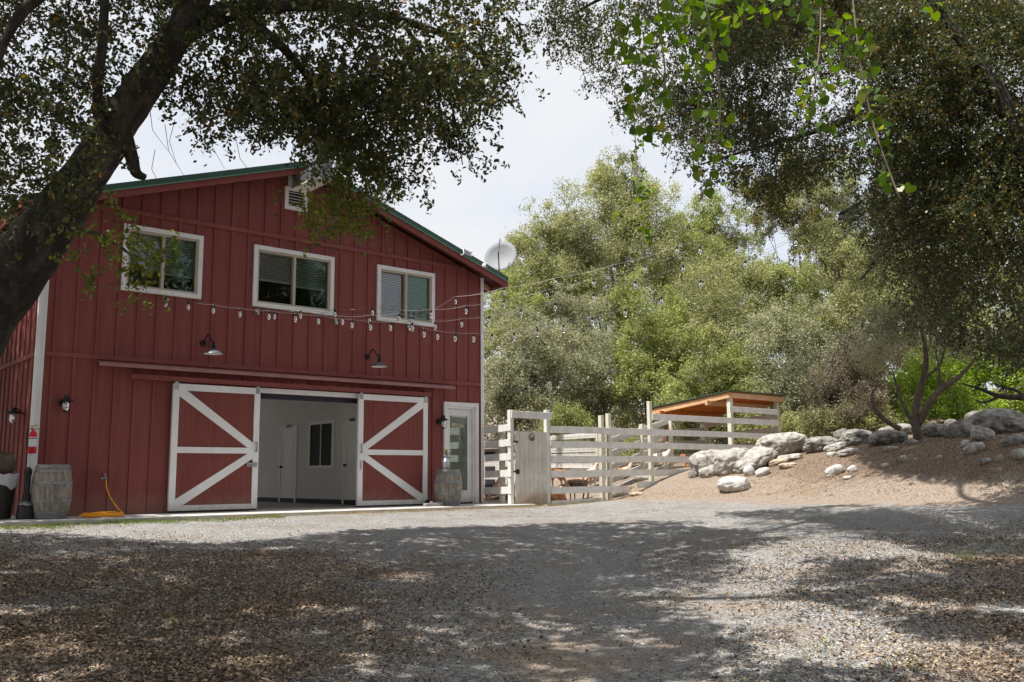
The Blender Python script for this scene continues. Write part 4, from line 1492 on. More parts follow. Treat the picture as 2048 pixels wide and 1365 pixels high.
for zc, xe in ((1.50, 9.1), (1.19, 9.1), (0.89, 7.4), (0.585, 5.6)):
    fboard(0.99, 2.55, zc, zc + 0.008); fboard(2.554, 4.22, zc + 0.008, zc + 0.018)
    fboard(4.224, min(xe, 7.05), zc + 0.018, zc + 0.02)
    if xe > 7.06: fboard(7.054, xe, zc + 0.02, zc + 0.02)
fboard(0.99, 3.35, 0.255, 0.255)
fboard(3.6, 5.1, 0.33, 0.36)
fboard(0.99, 2.45, -0.03, 0.0)
fboard(4.15, 9.15, 1.86, 1.88)
fboard(7.05, 9.1, 2.16, 2.16)
for xx, zt in ((2.54, 1.84), (2.77, 1.89), (4.13, 2.22)):
    postp(FF, xx, FD - 0.001, zt, og)
wiremesh(FF, (1.0, FD + 0.005, 0), (2.5, FD + 0.005, 0), 0.02, 1.45, og)
wiremesh(FF, (2.85, FD + 0.005, 0), (6.95, FD + 0.005, 0.12), 0.3, 1.45, og, dx=0.06, dz=0.06)


def segment_fence(Pa, Pb, offs, name_label, posts=(0, 1), h=0.14, mesh=True, th=0.025, ext=0.12, face=1, m_=None):
    """sloping board fence between two world points that are the TOP board's centre line"""
    Pa = np.array(Pa); Pb = np.array(Pb)
    R_ = empty('board_fence', (Pa + Pb) / 2, 0, name_label, 'fence', 'white board fences of the goat pen')
    o_ = (Pa + Pb) / 2
    for dz in offs:
        b = MB(); b.beam(Pa - o_ - (0, 0, dz), Pb - o_ - (0, 0, dz), th, h)
        b.build('board', m_ or FENCEW, R_, bevel=0.003)
    dr_ = (Pb - Pa); dr_[2] = 0; dr_ /= np.linalg.norm(dr_)
    sd_ = np.array([-dr_[1], dr_[0], 0]) * 0.06 * face
    for t in posts:
        q = Pa + (Pb - Pa) * t + sd_
        zb = float(GZ(q[0], q[1])) - 0.2
        b = MB(); b.beam((q[0] - o_[0], q[1] - o_[1], zb - o_[2]), (q[0] - o_[0], q[1] - o_[1], q[2] + 0.16 - o_[2]), 0.09, 0.09, up=(dr_[0], dr_[1], 0))
        b.build('post', POSTW, R_, bevel=0.005)
    if mesh:
        b = MB()
        L_ = np.linalg.norm((Pb - Pa)[:2]); nn_ = int(L_ / 0.06)
        for i in range(nn_ + 1):
            p = Pa + (Pb - Pa) * i / nn_ - o_ + sd_ * 0.3
            b.tube([tuple(p), tuple(p - (0, 0, offs[-1]))], 0.0016, 3, cap=False)
        for k_ in range(int(offs[-1] / 0.06)):
            b.tube([tuple(Pa - o_ - (0, 0, k_ * 0.06) + sd_ * 0.3), tuple(Pb - o_ - (0, 0, k_ * 0.06) + sd_ * 0.3)], 0.0016, 3, cap=False)
        b.build('wire_mesh', WIRE, R_)
    return R_


# rear left fence (behind the gate) and the fence climbing the bank behind
segment_fence(W(1032, 865, 28.5), W(1092, 861, 27.2), (0, 0.36), 'far white board fence seen above the gate', posts=(0.95,), mesh=False, face=-1)
segment_fence(W(1094, 877, 27.0), W(1200, 870, 23.5), (0, 0.36, 0.53, 0.78), 'rear white board fence behind the goats', posts=(1.0,), face=-1)
segment_fence(W(1212, 885, 21.2), W(1336, 843, 24.2), (0, 0.30, 0.60, 0.90, 1.15), 'steep white board fence climbing the bank behind the front fence', posts=(0.0, 0.5, 1.0), face=-1)
segment_fence(W(1204, 872, 23.6), W(1330, 862, 26.0), (0, 0.34, 0.68), 'low white cross fence between the twin posts and the shelter', posts=(0.6,), face=-1, mesh=False)

# goat shelter
NS = W(1458, 783, 23.74)
ua = U * 2.43
na = -N * 2.75
CN = NS
CR = NS + ua
CL = NS + na + np.array([0, 0, -0.30])
CB = NS + ua + na + np.array([0, 0, -0.30])
SH = empty('goat_shelter', (NS[0], NS[1], float(GZ(NS[0], NS[1]))), 0, 'open timber goat shelter with a sloping green metal roof and orange ceiling', 'shelter')
so_ = np.array(SH.location)


def slab4(name, A, B, C_, D, lo, hi, m_, root, org):
    b = MB()
    P = [np.array(q) - org for q in (A, B, C_, D)]
    i = 0
    b.v = [tuple(q + (0, 0, lo)) for q in P] + [tuple(q + (0, 0, hi)) for q in P]
    b.f = [(3, 2, 1, 0), (4, 5, 6, 7), (0, 1, 5, 4), (1, 2, 6, 5), (2, 3, 7, 6), (3, 0, 4, 7)]
    return b.build(name, m_, root)


e1 = U * 0.06; e2 = N * 0.06
rr_ = slab4('roof', CN - e1 + e2, CR + e1 + e2, CB + e1 - e2, CL - e1 - e2, 0.0, 0.022, GREENM, SH, so_)
slab4('ceiling', CN, CR, CB, CL, -0.03, -0.003, ORANGEWOOD, rr_, so_)
for (A, B, m_) in ((CN, CL, CEDAR), (CN, CR, CEDAR), (CL, CB, ORANGEWOOD), (CR, CB, ORANGEWOOD)):
    b = MB(); b.beam(A - so_ - (0, 0, 0.10), B - so_ - (0, 0, 0.10), 0.035, 0.135); b.build('fascia_board', m_, SH)
for t in np.linspace(0.14, 0.86, 5):
    A = CN + (CR - CN) * t; B = CL + (CB - CL) * t
    b = MB(); b.beam(A - so_ - (0, 0, 0.085), B - so_ - (0, 0, 0.085), 0.045, 0.10); b.build('rafter', ORANGEWOOD, SH)
for t in (0.22, 0.80):
    A = CN + (CL - CN) * t; B = CR + (CB - CR) * t
    b = MB(); b.beam(A - so_ - (0, 0, 0.20) - e1 * 3, B - so_ - (0, 0, 0.20) + e1, 0.07, 0.12); b.build('cross_beam', CEDAR if t < .5 else ORANGEWOOD, SH)
for A, m_, wd in ((CN + e1 * 1.5 - e2 * 1.0, POSTW, 0.115), (CR - e1 * 3 - e2 * 2, POSTW, 0.10), (CL + e1 * 5 + e2 * 6, BROWNPOST, 0.10), (CB - e1 * 6 + e2 * 6, POSTW, 0.10)):
    zb = float(GZ(A[0], A[1])) - 0.2
    b = MB(); b.beam((A[0] - so_[0], A[1] - so_[1], zb - so_[2]), (A[0] - so_[0], A[1] - so_[1], A[2] - 0.06 - so_[2]), wd, wd, up=(U[0], U[1], 0)); b.build('post', m_, SH, bevel=0.006)
# rails inside the shelter
bk = segment_fence(CL + e1 * 5 + e2 * 4 + (0, 0, -0.62), CB - e1 * 6 + e2 * 4 + (0, 0, -0.55), (0, 0.36, 0.72, 1.05), 'board rails across the back of the goat shelter', posts=(), mesh=False)
segment_fence(CB - e1 * 3 + (0, 0, -0.40), CR - e1 * 3 - e2 * 3 + (0, 0, -0.55), (0, 0.36, 0.72), 'board rails along the right side of the goat shelter', posts=(), mesh=False)
# orange and blue collar on the brown post
A = CL + e1 * 5 + e2 * 6
zb = W(1340, 948, A[1])[2]
BK = empty('mineral_tub', (A[0], A[1], zb), 0, 'orange and navy padded wrap round the brown shelter post', 'padding')
for z0_, z1_, m_, nm in ((0.20, 0.42, HOSE, 'orange_wrap'), (0.06, 0.199, mat('navy_blue', (0.02, 0.03, 0.12), 0.6), 'blue_wrap'), (-0.05, 0.059, HOSE, 'orange_wrap')):
    b = MB(); b.lathe([(0.0, z0_), (0.125, z0_), (0.135, (z0_ + z1_) / 2), (0.125, z1_), (0, z1_)], (0, 0, 0), 20); b.build(nm, m_, BK)

# white coop behind the short fence
cb_ = W(996, 985, 23.0); cb_[2] = float(GZ(cb_[0], cb_[1]))
CP = empty('goat_coop', cb_, ANG - pi / 2, 'small white coop with dark openings behind the short fence', 'coop')
b_ = MB(); b_.box(-0.55, 0.85, 0.0, 1.0, 0.12, 1.25); b_.build('coop_wall', FENCEW, CP)
b_ = MB()
for z_ in (0.30, 0.62, 0.98): b_.box(-0.50, -0.10, -0.012, -0.001, z_, z_ + 0.20)
b_.build('opening', DARKROOM, CP)  # near-black panels on the solid wall stand in for shaded openings
b_ = MB(); b_.beam((-0.65, 0.5, 1.30), (0.95, 0.5, 1.36), 1.2, 0.03); b_.build('roof', FENCEW, CP)
b_ = MB(); b_.beam((0.15, -0.45, 0.02), (0.42, -0.05, 0.80), 0.10, 0.03, up=(1, 0, 0)); b_.build('ramp', CEDAR, CP)
b_ = MB()
for xx in (-0.5, 0.8):
    b_.box(xx - 0.03, xx + 0.03, 0.02, 0.08, -0.15, 0.12)
b_.build('leg', DARKM, CP)
tb_ = hit_ground(990, 1000)
TB = empty('feed_stand', (tb_[0] + 0.1, tb_[1] + 0.8, float(GZ(tb_[0], tb_[1]))), ANG, 'low black feed stand with bent legs beside the barn corner', 'stand')
b_ = MB()
for yy in (0, 0.35): b_.tube([(-0.25, yy, 0), (-0.25, yy, 0.25), (0.15, yy, 0.27), (0.2, yy, 0.2), (0.2, yy, 0)], 0.014, 8)
b_.build('leg_frame', BLACKP, TB, smooth=True)
b_ = MB(); b_.box(-0.3, 0.1, -0.03, 0.38, 0.27, 0.33); b_.build('tray', BLACKP, TB, bevel=0.01)


# ------------------------------------------------------------------ goats
def fur(name, c1, c2, sc=4.0, lo=0.42, hi=0.55):
    return mat(name, c1, 0.9, color2=c2, noise=sc, ramp=(lo, hi), detail=2.0, spec=0.1)


def goat(P, heading, scale, m_, label, lying=False, head_down=False, m_ear=None):
    """skin-modifier goat, faces +x before rotation; withers 0.62 at scale 1"""
    G_ = empty('goat', (P[0], P[1], P[2]), heading, label, 'goat', 'goats in the pen')
    G_.scale = (scale,) * 3
    hz = 0.50 if not lying else 0.22
    v = []; e = []; r = []

    def add(p, rad, parent=None):
        v.append(p); r.append(rad)
        if parent is not None: e.append((parent, len(v) - 1))
        return len(v) - 1
    pel = add((-0.26, 0, hz), (0.115, 0.12))
    mid = add((-0.02, 0, hz - 0.03), (0.145, 0.15), pel)
    sh_ = add((0.22, 0, hz + 0.01), (0.115, 0.13), mid)
    if head_down:
        n1 = add((0.36, 0, hz + 0.02), (0.065, 0.075), sh_); n2 = add((0.46, 0, hz - 0.10), (0.05, 0.055), n1)
        h1 = add((0.50, 0, hz - 0.20), (0.055, 0.06), n2); h2 = add((0.54, 0, hz - 0.31), (0.03, 0.034), h1)
        hc = (0.49, hz - 0.17)
    else:
        n1 = add((0.33, 0, hz + 0.12), (0.065, 0.08), sh_); n2 = add((0.40, 0, hz + 0.24), (0.048, 0.055), n1)
        h1 = add((0.45, 0, hz + 0.29), (0.055, 0.06), n2); h2 = add((0.57, 0, hz + 0.23), (0.03, 0.033), h1)
        hc = (0.43, hz + 0.32)
    tl = add((-0.36, 0, hz + 0.06), (0.025, 0.025), pel); add((-0.39, 0, hz + 0.14), (0.014, 0.014), tl)
    for s_ in (-1, 1):
        if lying:
            a = add((0.22, s_ * 0.10, 0.12), (0.05, 0.055), sh_); a = add((0.36, s_ * 0.11, 0.05), (0.028, 0.03), a); add((0.24, s_ * 0.12, 0.03), (0.02, 0.02), a)
            a = add((-0.20, s_ * 0.14, 0.12), (0.07, 0.08), pel); a = add((-0.02, s_ * 0.17, 0.05), (0.03, 0.03), a); add((-0.16, s_ * 0.18, 0.03), (0.02, 0.02), a)
        else:
            a = add((0.21, s_ * 0.085, hz - 0.16), (0.048, 0.052), sh_); a = add((0.22, s_ * 0.085, 0.23), (0.027, 0.027), a)
            a = add((0.215, s_ * 0.085, 0.05), (0.018, 0.018), a); add((0.235, s_ * 0.085, 0.012), (0.022, 0.024), a)
            a = add((-0.23, s_ * 0.095, hz - 0.15), (0.065, 0.075), pel); a = add((-0.33, s_ * 0.09, 0.22), (0.028, 0.03), a)
            a = add((-0.285, s_ * 0.09, 0.05), (0.018, 0.018), a); add((-0.265, s_ * 0.09, 0.012), (0.022, 0.024), a)
    me = bpy.data.meshes.new('body')
    me.from_pydata(v, e, [])
    me.materials.append(m_)
    o_ = bpy.data.objects.new('body', me)
    COL.objects.link(o_)
    o_.parent = G_
    sk = o_.modifiers.new('skin', 'SKIN')
    for i, sv in enumerate(me.skin_vertices[0].data):
        sv.radius = r[i]
        sv.use_root = (i == 0)
    sk.use_smooth_shade = True
    ss = o_.modifiers.new('sub', 'SUBSURF'); ss.levels = 1; ss.render_levels = 2
    b = MB()
    for s_ in (-1, 1):
        b.poly([(hc[0], s_ * 0.045, hc[1]), (hc[0] - 0.02, s_ * 0.09, hc[1] - 0.015), (hc[0] + 0.0, s_ * 0.13, hc[1] - 0.09), (hc[0] + 0.03, s_ * 0.10, hc[1] - 0.07), (hc[0] + 0.02, s_ * 0.05, hc[1] - 0.02)])
    b.build('ears', m_ear or m_, G_)
    return G_


FUR_OR = fur('orange_fur', (0.50, 0.20, 0.075), (0.62, 0.30, 0.13))
FUR_TAN = fur('tan_white_fur', (0.66, 0.55, 0.45), (0.50, 0.27, 0.12))
FUR_WH = fur('white_fur', (0.75, 0.70, 0.64), (0.62, 0.50, 0.38), 3.0, 0.5, 0.7)
FUR_DK = fur('dark_brown_fur', (0.05, 0.028, 0.02), (0.09, 0.05, 0.035))
FUR_PINK = fur('pale_tan_fur', (0.62, 0.42, 0.30), (0.70, 0.54, 0.42))


def gp(px, py, Y):
    p = W(px, py, Y)
    return (p[0], p[1], float(GZ(p[0], p[1])))


goat(gp(1112, 965, 23.6), ANG + pi, 0.80, FUR_OR, 'orange goat with pale legs standing furthest back behind the fence')
goat(gp(1110, 975, 22.0), ANG + 0.3, 0.62, FUR_WH, 'white goat lying in front of the standing orange goat', lying=True)
goat(gp(1112, 985, 20.6), ANG + 0.1, 0.80, FUR_OR, 'reddish goat lying low behind the bottom board by the gate', lying=True)
goat(gp(1156, 980, 21.4), ANG + pi, 0.80, FUR_DK, 'dark brown goat standing behind the front fence', head_down=True)
goat(gp(1178, 975, 22.6), ANG + 0.2, 0.78, FUR_PINK, 'pale tan goat standing to the right of the dark goat', head_down=False)
goat(gp(1248, 960, 22.8), ANG + 0.1, 0.75, FUR_TAN, 'tan and white goat lying by the bank behind the twin posts', lying=True)
goat(gp(1320, 935, 23.6), ANG - 1.3, 0.75, FUR_WH, 'white goat standing behind the tall fence post')
goat(gp(1386, 935, 24.0), ANG + pi - 0.4, 0.62, FUR_OR, 'small brown goat half hidden behind the first boulder', lying=True)


# ------------------------------------------------------------------ rocks
ROCKM = mat('pale_granite', (0.17, 0.155, 0.14), 0.9, color2=(0.42, 0.40, 0.365), noise=9.0, bump=1.0, bscale=26, ramp=(0.34, 0.56), detail=12)
ROCKD = mat('lichened_granite', (0.08, 0.072, 0.065), 0.9, color2=(0.33, 0.315, 0.285), noise=6.0, bump=1.0, bscale=20, ramp=(0.35, 0.62), detail=10)
ROCKT = mat('tan_stone', (0.33, 0.25, 0.18), 0.9, color2=(0.47, 0.38, 0.30), noise=5.0, bump=0.6, bscale=16)
ROCKW = mat('white_stone', (0.56, 0.54, 0.52), 0.9, color2=(0.40, 0.38, 0.36), noise=9.0, bump=0.6, bscale=20)
import bmesh
_ico = {}


def icos(sub):
    if sub not in _ico:
        bm = bmesh.new()
        bmesh.ops.create_icosphere(bm, subdivisions=sub, radius=1.0)
        vs = [tuple(v_.co) for v_ in bm.verts]; fs = [tuple(v_.index for v_ in f_.verts) for f_ in bm.faces]
        bm.free()
        _ico[sub] = (vs, fs)
    return _ico[sub]


def rock(px, py, wpx, hpx, tilt, m_, label, seed, depth=0.8, sub=4, lift=0.0):
    """px,py = bottom centre in the photo, size in photo pixels"""
    P = hit_ground(px, py)
    if P is None or P[1] > 24:
        ts = np.arange(12, 23, 0.1)
        Q = CAM[None] + ray(px, py)[None] * ts[:, None]
        P = Q[int(np.argmin(Q[:, 2] - GZ(Q[:, 0], Q[:, 1])))]
        print('rock off ridge', px, py, round(float(P[2] - GZ(P[0], P[1])), 2))
    sc = P[1] / FPX
    rx, rz = wpx * sc / 2, hpx * sc / 2
    ry = max(rx * depth, rz * 0.8)
    P = P + np.array([0, ry * 0.65, 0])
    gz = float(GZ(P[0], P[1]))
    zc = P[2] + rz * 0.76
    vs, fs = icos(sub)
    off = Vector((seed * 3.1, seed * 1.7, seed * 2.3))
    out_ = []
    ct, st_ = cos(tilt), sin(tilt)
    for q in vs:
        v_ = Vector(q)
        # squarish boulder
        p_ = 2.7
        nrm = (abs(v_.x) ** p_ + abs(v_.y) ** p_ + abs(v_.z) ** p_) ** (1 / p_)
        v_ = v_ / nrm
        d = 1 + 0.22 * mnoise.noise(v_ * 0.9 + off) + 0.07 * mnoise.noise(v_ * 2.4 + off * 2) + 0.03 * mnoise.noise(v_ * 5 + off) + 0.018 * mnoise.noise(v_ * 12 + off) - 0.10 * abs(mnoise.noise(v_ * 1.9 + off * 2)) - 0.05 * max(0, 0.16 - abs(mnoise.noise(v_ * 1.7 + off * 3))) / 0.16
        x_, y_, z_ = v_.x * rx * d, v_.y * ry * d, v_.z * rz * d
        out_.append((x_ * ct - z_ * st_, y_, x_ * st_ + z_ * ct))
    b = MB(); b.v = out_; b.f = fs
    o_ = b.build('boulder' if wpx > 45 else 'rock', m_, None, (0, 0, 0), smooth=True)
    o_.location = (P[0], P[1], zc + lift)
    o_.rotation_euler = (0, 0, ROLL)
    tag(o_, label, 'rock', 'stones along the dirt bank')
    return o_


RK = [
    # px, py(bottom), w, h, tilt, mat, label
    (1428, 947, 82, 56, 0.10, ROCKM, 'pale rounded boulder at the left end of the boulder row'),
    (1472, 946, 80, 56, 0.15, ROCKM, 'pale boulder second in the row, half behind the long slab boulder'),
    (1508, 939, 104, 44, 0.42, ROCKM, 'cracked slanting boulder leaning up against the large pale one'),
    (1572, 912, 96, 56, 0.12, ROCKM, 'large pale oval boulder beside the end of the fence'),
    (1420, 954, 44, 26, 0.2, ROCKM, 'small boulder tucked under the leftmost pale boulder'),
    (1388, 956, 22, 18, 0.9, ROCKD, 'small dark stone leaning at the far left end of the row'),
    (1520, 932, 46, 22, 0.5, ROCKT, 'tan stone poking from the dirt under the slanting boulder'),
    (1473, 984, 66, 36, 0.0, ROCKW, 'big white flat stone alone low on the dirt bank'),
    (1527, 952, 30, 18, 0.4, ROCKW, 'white stone on the dirt above the big flat stone'),
    (1500, 952, 22, 24, 0.9, ROCKW, 'narrow white stone just left of another white stone'),
    (1462, 946, 20, 16, 0.1, ROCKT, 'small tan stone under the second boulder'),
    (1582, 922, 56, 16, 0.1, ROCKM, 'flat stone directly beneath the large oval boulder'),
    (1558, 930, 38, 14, 0.2, ROCKT, 'small tan slab half buried below the flat stone'),
    (1578, 936, 36, 12, 0.1, ROCKT, 'low tan stone lowest under the oval boulder'),
    (1650, 903, 76, 36, 0.0, ROCKD, 'grey lichened boulder just right of the large oval one'),
    (1674, 902, 42, 18, 0.25, ROCKM, 'thin slanting stone in front of the lichened boulder'),
    (1685, 879, 30, 24, 0.2, ROCKD, 'small round grey rock perched at the back of the row'),
    (1722, 890, 66, 38, 0.0, ROCKD, 'brown grey boulder in the middle of the row'),
    (1785, 888, 76, 34, 0.1, ROCKD, 'dark boulder under the small tree'),
    (1800, 872, 66, 28, 0.1, ROCKD, 'grey slab boulder behind the dark one below the small tree'),
    (1874, 875, 66, 34, 0.05, ROCKD, 'smooth oval boulder right of the small tree trunk'),
    (1906, 860, 26, 26, 0.0, ROCKD, 'round brown rock behind the smooth oval boulder'),
    (1926, 876, 60, 38, 0.55, ROCKD, 'pointed boulder leaning on the largest dark one'),
    (2014, 868, 116, 58, 0.0, ROCKD, 'largest dark boulder at the right edge'),
    (1955, 845, 40, 26, 0.2, ROCKD, 'small brown rock on top of the pointed boulder'),
    (1972, 882, 46, 32, -0.3, ROCKM, 'pale angular stone beneath the largest boulder'),
    (1956, 905, 40, 22, 0.4, ROCKM, 'grey oval stone on the dirt under the angular stone'),
    (1934, 894, 18, 16, 0.2, ROCKW, 'small white stone left of the grey oval stone'),
    (2032, 890, 44, 22, 0.3, ROCKD, 'grey stone below the right edge boulder'),
    (2044, 918, 28, 24, 0.3, ROCKM, 'pale stone cut off by the right edge of the picture'),
    (1973, 928, 26, 14, 0.2, ROCKD, 'half buried grey stone on the shaded bank'),
    (2002, 922, 14, 14, 0.1, ROCKM, 'tiny pale stone near the right edge of the bank'),
    (1824, 891, 26, 16, 0.2, ROCKD, 'small brown stone below the dark boulder'),
    (1786, 902, 28, 11, 0.0, ROCKM, 'flat pale slab in the shaded dirt'),
    (1700, 911, 46, 16, 0.15, ROCKM, 'flat grey stone in the dirt below the middle boulder'),
    (1673, 950, 40, 22, 0.4, ROCKW, 'bright white oval stone midway down the bank'),
    (1706, 946, 22, 16, 0.5, ROCKW, 'small white stone right of the bright oval stone'),
    (1698, 958, 20, 7, 0.1, ROCKW, 'thin white stone lowest on the bank'),
    (1772, 936, 14, 11, 0.3, ROCKW, 'white pebble in the sun patch on the bank'),
    (1808, 922, 16, 12, 0.3, ROCKM, 'small grey pebble above the sun patch'),
    (1665, 912, 20, 9, 0.2, ROCKW, 'white pebble under the thin slanting stone'),
    (1880, 918, 12, 9, 0.1, ROCKM, 'lone small stone mid bank under the smooth boulder'),
]
for i, (px, py, wp, hp, tl, m_, lb) in enumerate(RK):
    rock(px, py, wp * 0.99, hp * 0.97, tl, m_, lb, i + 1, sub=5 if wp > 60 else 4 if wp > 30 else 3)
# stones in the pen entrance
for i, (px, py, wp, hp, m_, lb) in enumerate([(1238, 994, 40, 16, ROCKM, 'flat grey stone at the foot of the twin fence posts'), (1275, 992, 30, 9, ROCKT, 'low tan stone right of the twin fence posts'),
                                              (1285, 962, 34, 14, ROCKM, 'smooth stone inside the pen beside the lying goat')]):
    rock(px, py, wp, hp, 0.0, m_, lb, 60 + i, sub=3)
# log under fence
A = W(1255, 977, 21.4); B = W(1310, 974, 22.4)
b_ = MB(); b_.tube([A - A, (B - A) * 0.5 + (0, 0, 0.01), B - A], [0.07, 0.065, 0.06], 12, jit=0.06)
o = b_.build('log', mat('weathered_log', (0.30, 0.24, 0.18), 0.9, color2=(0.42, 0.35, 0.27), noise=8), None, smooth=True)
o.location = A
tag(o, 'weathered log lying under the front fence right of the posts', 'log')


# ------------------------------------------------------------------ foliage
def unit(a):
    return a / (np.linalg.norm(a, axis=-1, keepdims=True) + 1e-9)


def leafverts(C_, length, width, rng, up_bias=0.6, droop=0.0, shape='diamond', axis=None):
    n = len(C_)
    nrm = unit(rng.normal(size=(n, 3)) + np.array([0, 0, up_bias]))
    a = rng.normal(size=(n, 3)) if axis is None else axis + rng.normal(size=(n, 3)) * 0.6
    a = a + np.array([0, 0, -droop])
    a = unit(a - nrm * np.sum(a * nrm, -1, keepdims=True))
    b = np.cross(nrm, a)
    L_ = (length * rng.uniform(0.65, 1.25, n))[:, None]
    Wd = (width * rng.uniform(0.7, 1.2, n))[:, None]
    if shape == 'diamond':
        pts = [C_ - a * L_ * 0.5, C_ + b * Wd * 0.5 + a * L_ * 0.05, C_ + a * L_ * 0.5, C_ - b * Wd * 0.5 + a * L_ * 0.05]
    elif shape == 'hex':
        cup = nrm * Wd * 0.18
        pts = [C_ - a * L_ * 0.5, C_ + b * Wd * 0.45 - a * L_ * 0.2 + cup, C_ + b * Wd * 0.42 + a * L_ * 0.2 + cup, C_ + a * L_ * 0.5,
               C_ - b * Wd * 0.42 + a * L_ * 0.2 + cup, C_ - b * Wd * 0.45 - a * L_ * 0.2 + cup]
    elif shape == 'heart':
        prof = [(-0.30, 0.0), (-0.46, 0.22), (-0.36, 0.44), (-0.08, 0.52), (0.22, 0.36), (0.56, 0.0), (0.22, -0.36), (-0.08, -0.52), (-0.36, -0.44), (-0.46, -0.22)]
        pts = [C_ + a * L_ * p + b * Wd * q + nrm * Wd * (0.22 * abs(q)) for p, q in prof]
    return np.stack(pts, 1).reshape(-1, 3), len(pts)


def in_poly(px, py, poly):
    inside = np.zeros(len(px), bool)
    n = len(poly)
    j = n - 1
    for i in range(n):
        xi, yi = poly[i]; xj, yj = poly[j]
        c = ((yi > py) != (yj > py)) & (px < (xj - xi) * (py - yi) / (yj - yi + 1e-9) + xi)
        inside ^= c
        j = i
    return inside


def sample_poly(poly, n, rng):
    xs_ = [p[0] for p in poly]; ys_ = [p[1] for p in poly]
    out_ = np.zeros((0, 2))
    while len(out_) < n:
        c = np.stack([rng.uniform(min(xs_), max(xs_), n * 2), rng.uniform(min(ys_), max(ys_), n * 2)], 1)
        out_ = np.concatenate([out_, c[in_poly(c[:, 0], c[:, 1], poly)]])
    return out_[:n]


def Wv(px, py, Y):
    px = np.asarray(px); py = np.asarray(py)
    r = _fw[None] + _rt[None] * ((px - 1024.0) / FPX)[:, None] - _up[None] * ((py - 682.5) / FPX)[:, None]
    return CAM + r * (Y / r[:, 1])[:, None]


def clusters_to_twigs(cl, rng, ntw, spread, tlen, nleaf, droop=0.9):
    """cl (K,3) cluster centres -> leaf centres, leaf axes, twig polylines"""
    C_ = []; A_ = []; T_ = []
    for c in cl:
        for _ in range(ntw):
            s = c + rng.normal(0, spread, 3) * np.array([1, 1, 0.7])
            d = unit(rng.normal(size=3) * np.array([1, 1, 0.5]) + np.array([0, 0, -droop]))
            ln = tlen * rng.uniform(0.5, 1.3)
            e = s + d * ln
            mid = (s + e) / 2 + rng.normal(0, 0.02, 3) + np.array([0, 0, 0.04])
            T_.append((s, mid, e))
            k_ = max(2, int(nleaf * rng.uniform(0.6, 1.3)))
            t = rng.uniform(0.1, 1.05, k_)[:, None]
            pt = (1 - t) ** 2 * s + 2 * t * (1 - t) * mid + t ** 2 * e
            pt = pt + rng.normal(0, 0.022, (k_, 3))
            C_.append(pt); A_.append(np.repeat(d[None], k_, 0))
    return np.concatenate(C_), np.concatenate(A_), T_


def twigs_mesh(T_, r, mb):
    for s, m_, e in T_:
        mb.tube([s, m_, e], [r, r * 0.8, r * 0.4], 3, cap=False)


OAKLEAF = leafmat('oak_leaf', [(0.0, (0.030, 0.040, 0.018)), (0.45, (0.055, 0.075, 0.025)), (0.8, (0.085, 0.105, 0.03)), (0.93, (0.12, 0.085, 0.03)), (1.0, (0.28, 0.17, 0.03))], trans=0.32, rough=0.42)
OAKLEAF2 = leafmat('lit_sage_oak_leaf', [(0.0, (0.035, 0.042, 0.020)), (0.45, (0.065, 0.08, 0.033)), (0.8, (0.115, 0.13, 0.055)), (0.95, (0.15, 0.13, 0.06)), (1.0, (0.24, 0.16, 0.05))], trans=0.34, rough=0.38, scale=0.8)  # lighter copy of oak leaf, lit spots put into the colour
OAKLIT = leafmat('lit_oak_leaf', [(0.0, (0.075, 0.10, 0.022)), (0.6, (0.13, 0.17, 0.03)), (0.95, (0.19, 0.21, 0.04)), (1.0, (0.30, 0.24, 0.03))], trans=0.4, rough=0.45)  # lighter copy of oak leaf, sunlight put into the colour of hanging clusters
VINELEAF = leafmat('heart_vine_leaf', [(0.0, (0.05, 0.10, 0.008)), (0.5, (0.08, 0.165, 0.012)), (0.9, (0.13, 0.22, 0.016)), (1.0, (0.22, 0.21, 0.05))], trans=0.5, rough=0.4)

# ---- big leaning oak on the left
OAK = empty('leaning_oak', (-5.3, 7.2, float(GZ(-5.3, 7.2))), 0, 'large dark oak leaning in from the left with its crown over the drive', 'tree')
oo = np.array(OAK.location)
tp = [(-420, 1330, 7.2, .36), (-330, 1130, 7.2, .32), (-210, 890, 7.2, .29), (-90, 705, 7.15, .275), (18, 560, 7.1, .240), (104, 447, 7.0, .200), (174, 345, 7.0, .162),
      (236, 248, 6.95, .152), (298, 152, 6.9, .132), (352, 72, 6.9, .115), (394, -10, 6.9, .102), (430, -120, 6.9, .12), (480, -330, 6.7, .10), (600, -600, 6.5, .07)]
# resample smoothly (Catmull-Rom)
PP = [W(a, b, c) for a, b, c, d in tp]; RR = [d for *_, d in tp]
def catmull(P, R_, n=6):
    o1, o2 = [], []
    for i in range(len(P) - 1):
        p0 = P[max(i - 1, 0)]; p1 = P[i]; p2 = P[i + 1]; p3 = P[min(i + 2, len(P) - 1)]
        for k_ in range(n):
            t = k_ / n
            o1.append(0.5 * ((2 * p1) + (-p0 + p2) * t + (2 * p0 - 5 * p1 + 4 * p2 - p3) * t * t + (-p0 + 3 * p1 - 3 * p2 + p3) * t ** 3))
            o2.append(R_[i] * (1 - t) + R_[i + 1] * t)
    o1.append(P[-1]); o2.append(R_[-1])
    return o1, o2


